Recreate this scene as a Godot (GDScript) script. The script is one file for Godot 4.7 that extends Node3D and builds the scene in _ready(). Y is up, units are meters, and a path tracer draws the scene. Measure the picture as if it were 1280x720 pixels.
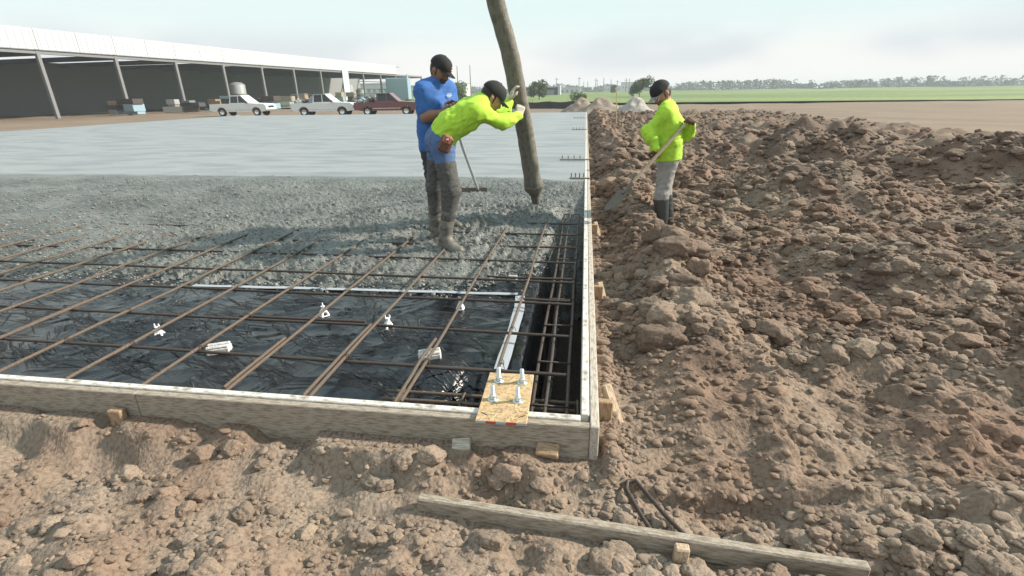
extends Node3D

# ---------------------------------------------------------------- mesh builder
class MB:
	var v := PackedVector3Array()
	var n := PackedVector3Array()
	var c := PackedColorArray()
	var uv := PackedVector2Array()
	var col := Color(1, 1, 1)
	func tri(a: Vector3, b: Vector3, d: Vector3, na: Vector3, nb: Vector3, nd: Vector3) -> void:
		var g := (d - a).cross(b - a)
		if g.length_squared() < 1e-16:
			return
		if g.dot(na + nb + nd) >= 0.0:
			v.append(a); v.append(b); v.append(d); n.append(na); n.append(nb); n.append(nd)
		else:
			v.append(a); v.append(d); v.append(b); n.append(na); n.append(nd); n.append(nb)
		for i in 3:
			c.append(col)
	func flat(a: Vector3, b: Vector3, d: Vector3, away: Vector3) -> void:
		var g := (d - a).cross(b - a)
		if g.length_squared() < 1e-16:
			return
		g = g.normalized()
		if g.dot((a + b + d) / 3.0 - away) < 0.0:
			g = -g
		tri(a, b, d, g, g, g)
	func quad(a: Vector3, b: Vector3, d: Vector3, e: Vector3, away: Vector3) -> void:
		flat(a, b, d, away); flat(a, d, e, away)
	# chamfered box centred on x's origin
	func box(s: Vector3, x := Transform3D(), bev := 0.003) -> void:
		var h := s * 0.5
		var b: float = minf(bev, minf(h.x, minf(h.y, h.z)) * 0.9)
		var o := x.origin
		var f := func(sx: float, sy: float, sz: float, k: int) -> Vector3:
			var p := Vector3(sx * (h.x - (0.0 if k == 0 else b)), sy * (h.y - (0.0 if k == 1 else b)), sz * (h.z - (0.0 if k == 2 else b)))
			return x * p
		for sg in [-1.0, 1.0]:
			quad(f.call(sg, -1, -1, 0), f.call(sg, 1, -1, 0), f.call(sg, 1, 1, 0), f.call(sg, -1, 1, 0), o)
			quad(f.call(-1, sg, -1, 1), f.call(1, sg, -1, 1), f.call(1, sg, 1, 1), f.call(-1, sg, 1, 1), o)
			quad(f.call(-1, -1, sg, 2), f.call(1, -1, sg, 2), f.call(1, 1, sg, 2), f.call(-1, 1, sg, 2), o)
		for i in [-1.0, 1.0]:
			for j in [-1.0, 1.0]:
				quad(f.call(i, j, -1, 0), f.call(i, j, 1, 0), f.call(i, j, 1, 1), f.call(i, j, -1, 1), o)
				quad(f.call(-1, i, j, 1), f.call(1, i, j, 1), f.call(1, i, j, 2), f.call(-1, i, j, 2), o)
				quad(f.call(i, -1, j, 0), f.call(i, 1, j, 0), f.call(i, 1, j, 2), f.call(i, -1, j, 2), o)
				for k in [-1.0, 1.0]:
					flat(f.call(i, j, k, 0), f.call(i, j, k, 1), f.call(i, j, k, 2), o)
	func plain_box(s: Vector3, o: Vector3) -> void:
		var h := s * 0.5
		for sg in [-1.0, 1.0]:
			quad(o + Vector3(sg * h.x, -h.y, -h.z), o + Vector3(sg * h.x, h.y, -h.z), o + Vector3(sg * h.x, h.y, h.z), o + Vector3(sg * h.x, -h.y, h.z), o)
			quad(o + Vector3(-h.x, sg * h.y, -h.z), o + Vector3(h.x, sg * h.y, -h.z), o + Vector3(h.x, sg * h.y, h.z), o + Vector3(-h.x, sg * h.y, h.z), o)
			quad(o + Vector3(-h.x, -h.y, sg * h.z), o + Vector3(h.x, -h.y, sg * h.z), o + Vector3(h.x, h.y, sg * h.z), o + Vector3(-h.x, h.y, sg * h.z), o)
	# swept tube; rad has one entry per point or a single one
	func tube(path: Array, rad: Array, sides := 8, caps := true) -> void:
		var m := path.size()
		var rings := []
		var norms := []
		var t0: Vector3 = (path[1] - path[0]).normalized()
		var u := t0.cross(Vector3.UP)
		if u.length() < 0.05:
			u = t0.cross(Vector3.RIGHT)
		u = u.normalized()
		for i in m:
			var t: Vector3 = (path[mini(i + 1, m - 1)] - path[maxi(i - 1, 0)]).normalized()
			u = (u - t * u.dot(t)).normalized()
			var w := t.cross(u)
			var r: float = rad[mini(i, rad.size() - 1)]
			var ring := PackedVector3Array()
			var nn := PackedVector3Array()
			for k in sides:
				var a := TAU * k / sides
				var d := u * cos(a) + w * sin(a)
				nn.append(d); ring.append(path[i] + d * r)
			rings.append(ring); norms.append(nn)
		for i in m - 1:
			for k in sides:
				var l := (k + 1) % sides
				tri(rings[i][k], rings[i][l], rings[i + 1][l], norms[i][k], norms[i][l], norms[i + 1][l])
				tri(rings[i][k], rings[i + 1][l], rings[i + 1][k], norms[i][k], norms[i + 1][l], norms[i + 1][k])
		if caps:
			for e in [0, m - 1]:
				var d: Vector3 = (path[e] - path[1 if e == 0 else m - 2]).normalized()
				for k in sides:
					tri(path[e], rings[e][k], rings[e][(k + 1) % sides], d, d, d)
	# profile of (radius, height) turned about x's y axis
	func lathe(prof: Array, x := Transform3D(), sides := 16) -> void:
		for i in prof.size() - 1:
			var p: Vector2 = prof[i]
			var q: Vector2 = prof[i + 1]
			var sl := Vector2(q.y - p.y, p.x - q.x).normalized()
			for k in sides:
				var a := TAU * k / sides
				var b := TAU * (k + 1) / sides
				var ea := Vector3(cos(a), 0, sin(a))
				var eb := Vector3(cos(b), 0, sin(b))
				var na := x.basis * (ea * sl.x + Vector3(0, sl.y, 0))
				var nb := x.basis * (eb * sl.x + Vector3(0, sl.y, 0))
				var A := x * (ea * p.x + Vector3(0, p.y, 0))
				var B := x * (eb * p.x + Vector3(0, p.y, 0))
				var C := x * (eb * q.x + Vector3(0, q.y, 0))
				var D := x * (ea * q.x + Vector3(0, q.y, 0))
				tri(A, B, C, na, nb, nb); tri(A, C, D, na, nb, na)
	# polygon in x-y pushed from z0 to z1 (optionally inset at the far sides for a soft edge)
	func prism(poly: PackedVector2Array, z0: float, z1: float, x := Transform3D()) -> void:
		var id := Geometry2D.triangulate_polygon(poly)
		for i in range(0, id.size(), 3):
			for e in [[z0, -1.0], [z1, 1.0]]:
				var nn := x.basis * Vector3(0, 0, e[1] * signf(z1 - z0))
				tri(x * Vector3(poly[id[i]].x, poly[id[i]].y, e[0]), x * Vector3(poly[id[i + 1]].x, poly[id[i + 1]].y, e[0]), x * Vector3(poly[id[i + 2]].x, poly[id[i + 2]].y, e[0]), nn, nn, nn)
		var ccw := not Geometry2D.is_polygon_clockwise(poly)
		for i in poly.size():
			var a := poly[i]
			var b := poly[(i + 1) % poly.size()]
			var t := (b - a).normalized()
			var o2 := Vector2(t.y, -t.x) if ccw else Vector2(-t.y, t.x)
			var nn := x.basis * Vector3(o2.x, o2.y, 0)
			var A := x * Vector3(a.x, a.y, z0)
			var B := x * Vector3(b.x, b.y, z0)
			var C := x * Vector3(b.x, b.y, z1)
			var D := x * Vector3(a.x, a.y, z1)
			tri(A, B, C, nn, nn, nn); tri(A, C, D, nn, nn, nn)
	func mesh() -> ArrayMesh:
		var a := []
		a.resize(Mesh.ARRAY_MAX)
		a[Mesh.ARRAY_VERTEX] = v; a[Mesh.ARRAY_NORMAL] = n; a[Mesh.ARRAY_COLOR] = c
		var m := ArrayMesh.new()
		m.add_surface_from_arrays(Mesh.PRIMITIVE_TRIANGLES, a)
		return m

# indexed mesh with smooth normals worked out from its faces (clockwise fronts)
func indexed(v: PackedVector3Array, idx: PackedInt32Array, cols := PackedColorArray()) -> ArrayMesh:
	var n := PackedVector3Array()
	n.resize(v.size())
	for i in range(0, idx.size(), 3):
		var a := idx[i]
		var b := idx[i + 1]
		var c := idx[i + 2]
		var g := (v[c] - v[a]).cross(v[b] - v[a])
		n[a] += g; n[b] += g; n[c] += g
	for i in n.size():
		n[i] = n[i].normalized() if n[i].length_squared() > 1e-20 else Vector3.UP
	var a2 := []
	a2.resize(Mesh.ARRAY_MAX)
	a2[Mesh.ARRAY_VERTEX] = v; a2[Mesh.ARRAY_NORMAL] = n; a2[Mesh.ARRAY_INDEX] = idx
	if cols.size():
		a2[Mesh.ARRAY_COLOR] = cols
	var m := ArrayMesh.new()
	m.add_surface_from_arrays(Mesh.PRIMITIVE_TRIANGLES, a2)
	return m

# height field over the given lines of x and z
func field(xs: PackedFloat32Array, zs: PackedFloat32Array, h: Callable, skip = null, tint = null) -> ArrayMesh:
	var v := PackedVector3Array()
	var cols := PackedColorArray()
	var nx := xs.size()
	for z in zs:
		for x in xs:
			var y: float = h.call(x, z)
			v.append(Vector3(x, y, z))
			if tint != null:
				cols.append(tint.call(x, y, z))
	var idx := PackedInt32Array()
	for j in zs.size() - 1:
		for i in nx - 1:
			if skip != null and skip.call((xs[i] + xs[i + 1]) * 0.5, (zs[j] + zs[j + 1]) * 0.5):
				continue
			var a := j * nx + i
			idx.append_array(PackedInt32Array([a, a + 1, a + nx, a + 1, a + nx + 1, a + nx] if zs[1] > zs[0] else [a, a + nx, a + 1, a + 1, a + nx, a + nx + 1]))
	return indexed(v, idx, cols)

# numbers from a to b whose step grows with the distance from `from`
func line(a: float, b: float, from: float, step: float, grow: float) -> PackedFloat32Array:
	var o := PackedFloat32Array()
	var x := a
	var s := signf(b - a)
	while (b - x) * s > 0.0:
		o.append(x)
		x += s * (step + grow * absf(x - from))
	o.append(b)
	return o

# lump: subdivided icosahedron pushed about by noise
func lump(sub: int, rough: float, sd: int, freq := 1.2) -> ArrayMesh:
	var t := (1.0 + sqrt(5.0)) / 2.0
	var v := PackedVector3Array()
	for p in [[-1, t, 0], [1, t, 0], [-1, -t, 0], [1, -t, 0], [0, -1, t], [0, 1, t], [0, -1, -t], [0, 1, -t], [t, 0, -1], [t, 0, 1], [-t, 0, -1], [-t, 0, 1]]:
		v.append(Vector3(p[0], p[1], p[2]).normalized())
	var f := [0, 11, 5, 0, 5, 1, 0, 1, 7, 0, 7, 10, 0, 10, 11, 1, 5, 9, 5, 11, 4, 11, 10, 2, 10, 7, 6, 7, 1, 8, 3, 9, 4, 3, 4, 2, 3, 2, 6, 3, 6, 8, 3, 8, 9, 4, 9, 5, 2, 4, 11, 6, 2, 10, 8, 6, 7, 9, 8, 1]
	for s in sub:
		var mid := {}
		var g := []
		for i in range(0, f.size(), 3):
			var e := []
			for k in 3:
				var a: int = f[i + k]
				var b: int = f[i + (k + 1) % 3]
				var key := Vector2i(mini(a, b), maxi(a, b))
				if not mid.has(key):
					mid[key] = v.size()
					v.append(((v[a] + v[b]) * 0.5).normalized())
				e.append(mid[key])
			g.append_array([f[i], e[0], e[2], f[i + 1], e[1], e[0], f[i + 2], e[2], e[1], e[0], e[1], e[2]])
		f = g
	var nz := noise(sd, freq, 3)
	var cell := noise(sd + 5, freq * 1.3, 1, FastNoiseLite.TYPE_CELLULAR)
	for i in v.size():
		var p := v[i]
		var r := 1.0 + rough * (nz.get_noise_3dv(p) * 1.2 + cell.get_noise_3dv(p) * 0.7)
		v[i] = p * r
	var idx := PackedInt32Array()
	for i in range(0, f.size(), 3):
		idx.append_array(PackedInt32Array([f[i], f[i + 2], f[i + 1]]))
	# the winding of the seed faces is anticlockwise seen from outside, so it is turned round above
	return indexed(v, idx)

# clod: a ball cut by random planes, then roughened
func chunk(sub: int, planes: int, rough: float, sd: int) -> ArrayMesh:
	var a := lump(sub, 0.0, sd).surface_get_arrays(0)
	var v: PackedVector3Array = a[Mesh.ARRAY_VERTEX]
	var rng := RandomNumberGenerator.new()
	rng.seed = sd
	var pl := []
	for i in planes:
		pl.append([Vector3(rng.randfn(), rng.randfn(), rng.randfn()).normalized(), rng.randf_range(0.55, 0.95)])
	var nz := noise(sd, 1.6, 3)
	for i in v.size():
		var p := v[i]
		var r := 1.05
		for q in pl:
			var d: float = p.dot(q[0])
			if d > 0.05:
				r = minf(r, q[1] / d)
		v[i] = p * r * (1.0 + rough * nz.get_noise_3dv(p * 1.5))
	return indexed(v, a[Mesh.ARRAY_INDEX])

func noise(sd: int, freq: float, oct := 3, type := FastNoiseLite.TYPE_SIMPLEX_SMOOTH) -> FastNoiseLite:
	var f := FastNoiseLite.new()
	f.seed = sd; f.frequency = freq; f.noise_type = type
	f.fractal_octaves = oct
	if oct == 1:
		f.fractal_type = FastNoiseLite.FRACTAL_NONE
	return f

# ---------------------------------------------------------------- scene helpers
var taken := {}
func numbered(s: String) -> String:
	if not taken.has(s):
		taken[s] = 0
		return s
	taken[s] += 1
	return "%s_%03d" % [s, taken[s]]

func thing(called: String, label: String, category: String, at := Vector3.ZERO, group := "") -> Node3D:
	var o := Node3D.new()
	o.name = numbered(called)
	o.position = at
	add_child(o)
	tag(o, label, category, group)
	return o

func tag(o: Node, label: String, category: String, group := "") -> void:
	o.set_meta("label", label)
	o.set_meta("category", category)
	if group:
		o.set_meta("group", group)

func part(called: String, m: Mesh, mt: Material, parent: Node3D, x := Transform3D(), label := "") -> MeshInstance3D:
	var o := MeshInstance3D.new()
	o.name = called
	o.mesh = m
	o.material_override = mt
	o.transform = x
	if label:
		o.set_meta("label", label)
	parent.add_child(o, true)
	return o

func single(called: String, m: Mesh, mt: Material, label: String, category: String, x := Transform3D(), group := "") -> MeshInstance3D:
	var o := MeshInstance3D.new()
	o.name = numbered(called)
	o.mesh = m
	o.material_override = mt
	o.transform = x
	add_child(o)
	tag(o, label, category, group)
	return o

func struct(called: String, m: Mesh, mt: Material, kind := "structure", label := "", category := "") -> MeshInstance3D:
	var o := MeshInstance3D.new()
	o.name = numbered(called)
	o.mesh = m
	o.material_override = mt
	o.set_meta("kind", kind)
	if label:
		o.set_meta("label", label)
		o.set_meta("category", category)
	add_child(o)
	return o

func scatter(called: String, m: Mesh, mt: Material, xs: Array, cols: Array, label: String, category: String, parent: Node3D = null) -> MultiMeshInstance3D:
	var mm := MultiMesh.new()
	mm.transform_format = MultiMesh.TRANSFORM_3D
	mm.use_colors = cols.size() > 0
	mm.mesh = m
	mm.instance_count = xs.size()
	for i in xs.size():
		mm.set_instance_transform(i, xs[i])
		if cols.size():
			mm.set_instance_color(i, cols[i])
	var o := MultiMeshInstance3D.new()
	o.multimesh = mm
	o.material_override = mt
	o.set_meta("kind", "stuff")
	if parent:
		o.name = called
		parent.add_child(o, true)
	else:
		o.name = numbered(called)
		if label:
			o.set_meta("label", label)
			o.set_meta("category", category)
		add_child(o)
	return o

# ---------------------------------------------------------------- materials
func lin(r: float, g: float, b: float) -> Color:
	return Color(r, g, b).linear_to_srgb()

func ramp(stops: Array) -> Gradient:
	var g := Gradient.new()
	var o := PackedFloat32Array()
	var c := PackedColorArray()
	for s in stops:
		o.append(s[0])
		c.append(s[1])
	g.offsets = o
	g.colors = c
	return g

func ntex(sd: int, freq: float, oct: int, g: Gradient = null, size := 512, type := FastNoiseLite.TYPE_SIMPLEX_SMOOTH, bump := 0.0) -> NoiseTexture2D:
	var t := NoiseTexture2D.new()
	t.width = size
	t.height = size
	t.seamless = true
	t.seamless_blend_skirt = 0.15
	t.noise = noise(sd, freq, oct, type)
	if g:
		t.color_ramp = g
	if bump > 0.0:
		t.as_normal_map = true
		t.bump_strength = bump
	return t

func mat(r: float, g: float, b: float, rough := 0.85, metal := 0.0) -> StandardMaterial3D:
	var m := StandardMaterial3D.new()
	m.albedo_color = lin(r, g, b)
	m.roughness = rough
	m.metallic = metal
	return m

func tri_mat(m: StandardMaterial3D, sc: Vector3, world := false) -> StandardMaterial3D:
	m.uv1_triplanar = true
	m.uv1_world_triplanar = world
	m.uv1_scale = sc
	return m

# height picture of a creased film: long straight pulls that share directions, in fans
func crease_image() -> Image:
	var n := 1024
	var h := PackedFloat32Array()
	h.resize(n * n)
	var rng := RandomNumberGenerator.new()
	rng.seed = 77
	for fan in 60:
		var o := Vector2(rng.randf() * n, rng.randf() * n)
		var dir := 0.42 + rng.randfn() * 0.3
		var spread := rng.randf_range(0.02, 0.22)
		for k in rng.randi_range(3, 9):
			var a := dir + rng.randf_range(-spread, spread)
			var d := Vector2(cos(a), sin(a))
			var side := Vector2(-d.y, d.x)
			var p0 := o + side * rng.randf_range(-45, 45) + d * rng.randf_range(-40, 40)
			var l := rng.randf_range(60, 330)
			var w := rng.randf_range(2.0, 6.5)
			var amp := rng.randf_range(0.25, 1.0)
			var bend := rng.randf_range(-0.0006, 0.0006)
			for i in int(l):
				var t := i / l
				var c := p0 + d * i + side * bend * i * i
				var ww := w * (0.35 + 0.65 * sin(PI * t))
				var am := amp * sin(PI * t)
				for q in range(-int(ww) - 1, int(ww) + 2):
					var f := 1.0 - absf(q) / (ww + 0.5)
					if f <= 0.0:
						continue
					var e := c + side * q
					var at := posmod(int(e.y), n) * n + posmod(int(e.x), n)
					h[at] = maxf(h[at], f * am)
	var b := PackedByteArray()
	b.resize(n * n)
	for i in n * n:
		b[i] = int(clampf(h[i], 0.0, 1.0) * 255.0)
	return Image.create_from_data(n, n, false, Image.FORMAT_L8, b)

func tone_image(src: Image, lo: Color, hi: Color) -> Image:
	var d := src.get_data()
	var o := PackedByteArray()
	o.resize(d.size() * 3)
	for i in d.size():
		var t := pow(d[i] / 255.0, 2.0)
		o[i * 3] = int(255.0 * lerpf(lo.r, hi.r, t))
		o[i * 3 + 1] = int(255.0 * lerpf(lo.g, hi.g, t))
		o[i * 3 + 2] = int(255.0 * lerpf(lo.b, hi.b, t))
	return Image.create_from_data(src.get_width(), src.get_height(), false, Image.FORMAT_RGB8, o)

func grey(v: float) -> Color:
	return Color(v, v, v)

const ORD := ["first", "second", "third", "fourth", "fifth", "sixth", "seventh", "eighth", "ninth", "tenth", "eleventh", "twelfth", "thirteenth", "fourteenth", "fifteenth"]
var M := {}
func make_materials() -> void:
	var grain := ntex(3, 0.02, 4, ramp([[0.0, Color(0.66, 0.62, 0.57)], [0.3, Color(0.82, 0.79, 0.75)], [0.5, Color(0.9, 0.88, 0.85)], [0.7, Color(0.98, 0.97, 0.96)], [1.0, Color(0.82, 0.79, 0.75)]]))
	var speck := ntex(9, 0.02, 5, ramp([[0.0, Color(0.5, 0.47, 0.44)], [0.26, Color(0.68, 0.65, 0.62)], [0.4, Color(0.9, 0.89, 0.88)], [1.0, Color(1, 1, 1)]]))
	var splash := ntex(10, 0.012, 5, ramp([[0.0, Color(0.58, 0.55, 0.51)], [0.27, Color(0.8, 0.78, 0.75)], [0.45, Color(0.94, 0.93, 0.92)], [1.0, Color(1, 1, 1)]]))
	var fine := ntex(12, 0.12, 3)
	var fine_n := ntex(13, 0.08, 4, null, 512, FastNoiseLite.TYPE_SIMPLEX_SMOOTH, 6.0)
	var wood_n := ntex(14, 0.05, 4, null, 512, FastNoiseLite.TYPE_SIMPLEX_SMOOTH, 5.0)
	# boards: grain runs along local x
	for d in [["board_white", 0.66, 0.65, 0.62, splash, 0.9], ["board_grey", 0.50, 0.47, 0.43, grain, 1.2], ["board_brown", 0.40, 0.285, 0.19, grain, 1.6], ["board_old", 0.36, 0.325, 0.28, grain, 1.2], ["stake_wood", 0.52, 0.42, 0.32, grain, 2.0]]:
		var m := mat(d[1], d[2], d[3], 0.85)
		m.albedo_texture = d[4]
		m.normal_enabled = true
		m.normal_texture = wood_n
		m.normal_scale = 0.5
		tri_mat(m, Vector3(d[5], 7.0, 7.0) if d[4] == grain else Vector3(1.6, 3.0, 3.0))
		M[d[0]] = m
	# soil
	var soil := mat(1, 1, 1, 0.95)
	soil.vertex_color_use_as_albedo = true
	soil.albedo_texture = ntex(21, 0.03, 5, ramp([[0.0, Color(0.5, 0.45, 0.42)], [0.3, Color(0.78, 0.74, 0.71)], [0.6, Color(0.97, 0.96, 0.94)], [1.0, Color(0.84, 0.78, 0.74)]]))
	soil.normal_enabled = true
	soil.normal_texture = ntex(22, 0.03, 5, null, 512, FastNoiseLite.TYPE_SIMPLEX_SMOOTH, 8.0)
	tri_mat(soil, Vector3(2.3, 2.3, 2.3), true)
	M.soil = soil
	var clod := soil.duplicate()
	clod.uv1_world_triplanar = false
	clod.uv1_scale = Vector3(0.35, 0.35, 0.35)
	M.clod = clod
	# concrete
	var wet := mat(1, 1, 1, 0.5)
	wet.vertex_color_use_as_albedo = true
	wet.albedo_texture = ntex(31, 0.04, 4, ramp([[0.0, Color(0.55, 0.56, 0.56)], [0.4, Color(0.85, 0.86, 0.85)], [1.0, Color(1, 1, 0.98)]]))
	wet.roughness_texture = ntex(32, 0.02, 3, ramp([[0.0, grey(0.5)], [1.0, grey(1.0)]]))
	wet.normal_enabled = true
	wet.normal_texture = ntex(33, 0.06, 4, null, 512, FastNoiseLite.TYPE_SIMPLEX_SMOOTH, 8.0)
	tri_mat(wet, Vector3(3.1, 3.1, 3.1), true)
	M.wet = wet
	var pebble := mat(0.168, 0.174, 0.168, 0.4)
	pebble.vertex_color_use_as_albedo = true
	M.pebble = pebble
	var slab := mat(0.25, 0.266, 0.274, 0.5)
	slab.albedo_texture = ntex(41, 0.012, 4, ramp([[0.0, Color(0.8, 0.825, 0.85)], [0.4, Color(0.91, 0.925, 0.935)], [0.6, Color(1, 1, 1)], [1.0, Color(0.94, 0.95, 0.96)]]), 1024)
	slab.roughness_texture = ntex(42, 0.012, 3, ramp([[0.0, grey(0.7)], [0.45, grey(0.85)], [1.0, grey(1.0)]]), 1024)
	slab.metallic_specular = 0.4
	slab.normal_enabled = true
	slab.normal_texture = ntex(43, 0.02, 3, null, 512, FastNoiseLite.TYPE_SIMPLEX_SMOOTH, 3.0)
	slab.normal_scale = 0.12
	tri_mat(slab, Vector3(0.035, 0.1, 0.11), true)
	M.slab = slab
	# plastic sheet
	var pl := mat(1, 1, 1, 0.25)
	pl.vertex_color_use_as_albedo = true
	pl.roughness_texture = ntex(51, 0.015, 4, ramp([[0.0, grey(0.45)], [0.5, grey(0.75)], [1.0, grey(1.0)]]))
	var cr := crease_image()
	pl.albedo_texture = ImageTexture.create_from_image(tone_image(cr, Color(0.56, 0.57, 0.59), Color(1.0, 1.0, 1.0)))
	pl.normal_enabled = true
	var cn := cr.duplicate()
	cn.bump_map_to_normal_map(18.0)
	pl.normal_texture = ImageTexture.create_from_image(cn)
	pl.normal_scale = 1.0
	pl.metallic_specular = 0.55
	tri_mat(pl, Vector3(0.62, 0.62, 0.62), true)
	M.plastic = pl
	M.tape = tri_mat(mat(0.34, 0.37, 0.41, 0.4), Vector3(2, 2, 2))
	
	# steel
	var dusty := mat(0.155, 0.13, 0.11, 0.8)
	dusty.albedo_texture = ntex(61, 0.05, 4, ramp([[0.0, Color(0.5, 0.41, 0.35)], [0.4, Color(0.8, 0.75, 0.71)], [1.0, Color(1, 0.98, 0.95)]]))
	tri_mat(dusty, Vector3(2.2, 5, 2.2))
	M.bar_dusty = dusty
	var dark := dusty.duplicate()
	dark.albedo_color = lin(0.075, 0.06, 0.054)
	dark.roughness = 0.6
	M.bar_dark = dark
	M.zinc = mat(0.62, 0.68, 0.72, 0.32, 0.85)
	M.iron = mat(0.12, 0.115, 0.11, 0.5, 0.6)
	M.tip = tri_mat(mat(0.16, 0.145, 0.12, 0.75), Vector3(3, 3, 3))
	M.tip.albedo_texture = speck
	var hose := mat(0.215, 0.212, 0.185, 0.7)
	hose.albedo_texture = ntex(71, 0.02, 5, ramp([[0.0, Color(0.58, 0.57, 0.55)], [0.3, Color(0.76, 0.75, 0.73)], [0.48, Color(0.9, 0.89, 0.87)], [1.0, Color(1, 1, 0.99)]]))
	hose.normal_enabled = true
	hose.normal_texture = fine_n
	hose.normal_scale = 0.5
	tri_mat(hose, Vector3(1.6, 1.1, 1.6))
	M.hose = hose
	M.white_plastic = mat(0.82, 0.83, 0.84, 0.4)
	M.white_block = tri_mat(mat(0.66, 0.67, 0.68, 0.8), Vector3(6, 6, 6))
	M.white_block.albedo_texture = speck
	# cloth
	for d in [["lime", 0.42, 0.71, 0.05], ["blue_cloth", 0.038, 0.14, 0.43], ["denim", 0.08, 0.15, 0.31], ["muddy", 0.09, 0.092, 0.092], ["grey_cloth", 0.30, 0.29, 0.28], ["dark_cloth", 0.035, 0.037, 0.045], ["black_cloth", 0.016, 0.016, 0.018]]:
		var m := mat(d[1], d[2], d[3], 0.85)
		m.albedo_texture = ntex(80, 0.01, 3, ramp([[0.0, grey(0.82)], [0.5, grey(0.95)], [1.0, grey(1.0)]])) if d[0] != "muddy" else speck
		m.normal_enabled = true
		m.normal_texture = fine_n
		m.normal_scale = 0.35
		tri_mat(m, Vector3(3, 3, 3))
		if d[0] == "lime":
			m.rim_enabled = true
			m.rim = 0.2
		M[d[0]] = m
	var boot := mat(0.15, 0.146, 0.13, 0.55)
	boot.albedo_texture = speck
	tri_mat(boot, Vector3(1.6, 1.6, 1.6))
	M.boot_muddy = boot
	M.boot_black = mat(0.05, 0.055, 0.058, 0.35)
	M.skin = mat(1, 1, 1, 0.6)
	M.skin.vertex_color_use_as_albedo = true
	M.skin.subsurf_scatter_enabled = true
	M.skin.subsurf_scatter_strength = 0.1
	M.glove = tri_mat(mat(0.55, 0.53, 0.49, 0.9), Vector3(8, 8, 8))
	M.glove.albedo_texture = grain
	M.leather = tri_mat(mat(0.13, 0.06, 0.035, 0.6), Vector3(8, 8, 8))
	M.leather.albedo_texture = grain
	M.red_leather = mat(0.30, 0.10, 0.055, 0.5)
	M.black = mat(0.015, 0.015, 0.016, 0.5)
	M.print_white = mat(0.75, 0.76, 0.78, 0.7)
	M.print_red = mat(0.42, 0.06, 0.045, 0.7)
	M.buckle = mat(0.6, 0.58, 0.52, 0.3, 0.9)
	# far things
	M.panel_white = mat(0.45, 0.48, 0.51, 0.55)
	M.steel_grey = mat(0.16, 0.165, 0.17, 0.6)
	M.steel_dark = mat(0.045, 0.047, 0.05, 0.7)
	M.shade_wall = mat(0.2, 0.21, 0.22, 0.8)
	M.silver = mat(0.55, 0.58, 0.6, 0.35, 0.6)
	M.blue_grey = mat(0.22, 0.33, 0.40, 0.6)
	M.red_paint = mat(0.115, 0.012, 0.016, 0.28)
	M.red_paint.clearcoat_enabled = true
	M.white_paint = mat(0.68, 0.7, 0.7, 0.3)
	M.car_glass = mat(0.012, 0.015, 0.018, 0.06)
	M.tyre = mat(0.02, 0.02, 0.02, 0.85)
	M.chrome = mat(0.62, 0.63, 0.64, 0.22, 0.9)
	M.lamp_red = mat(0.35, 0.02, 0.015, 0.25)
	M.lamp_clear = mat(0.6, 0.6, 0.58, 0.2)
	M.bark = mat(0.09, 0.07, 0.05, 0.9)
	M.pole_wood = mat(0.16, 0.135, 0.11, 0.9)
	M.silt = mat(0.022, 0.024, 0.027, 0.7)
	M.lath = mat(0.62, 0.50, 0.28, 0.8)
	for d in [["leaf", 0.065, 0.11, 0.03], ["leaf_far", 0.06, 0.095, 0.04]]:
		var m := mat(d[1], d[2], d[3], 0.7)
		m.vertex_color_use_as_albedo = true
		m.backlight_enabled = true
		m.backlight = Color(0.12, 0.2, 0.05)
		M[d[0]] = m
	var sand := mat(1, 1, 1, 0.95)
	sand.vertex_color_use_as_albedo = true
	M.sand = sand
	M.roof = mat(0.4, 0.41, 0.42, 0.5)
	M.cream = mat(0.55, 0.53, 0.48, 0.8)

# ---------------------------------------------------------------- ground levels
var n_a: FastNoiseLite
var n_b: FastNoiseLite
var n_c: FastNoiseLite
var n_d: FastNoiseLite
var n_e: FastNoiseLite
var c_a: FastNoiseLite
var c_b: FastNoiseLite
var c_c: FastNoiseLite
var n_f: FastNoiseLite
var n_g: FastNoiseLite

func ss(a: float, b: float, x: float) -> float:
	return smoothstep(a, b, x)

# low mounds of dug soil on the right
func heap(x: float, z: float) -> float:
	var h := 0.0
	for q in [[3.3, -7.6, 0.42, 1.5], [5.8, -5.2, 0.5, 1.9], [4.9, -11.5, 0.62, 2.2], [8.2, -9.2, 0.75, 2.6], [2.5, -4.2, 0.24, 1.0], [3.6, -2.4, 0.3, 1.3]]:
		var r: float = Vector2(x - q[0], z - q[1]).length() / q[3]
		r += 0.16 * n_b.get_noise_2d(x * 0.9 + q[0] * 7.0, z * 0.9)
		if r < 1.0:
			h = maxf(h, q[2] * (1.0 - r * r * (1.6 - 0.6 * r)))
	return maxf(h, 0.0)

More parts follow.
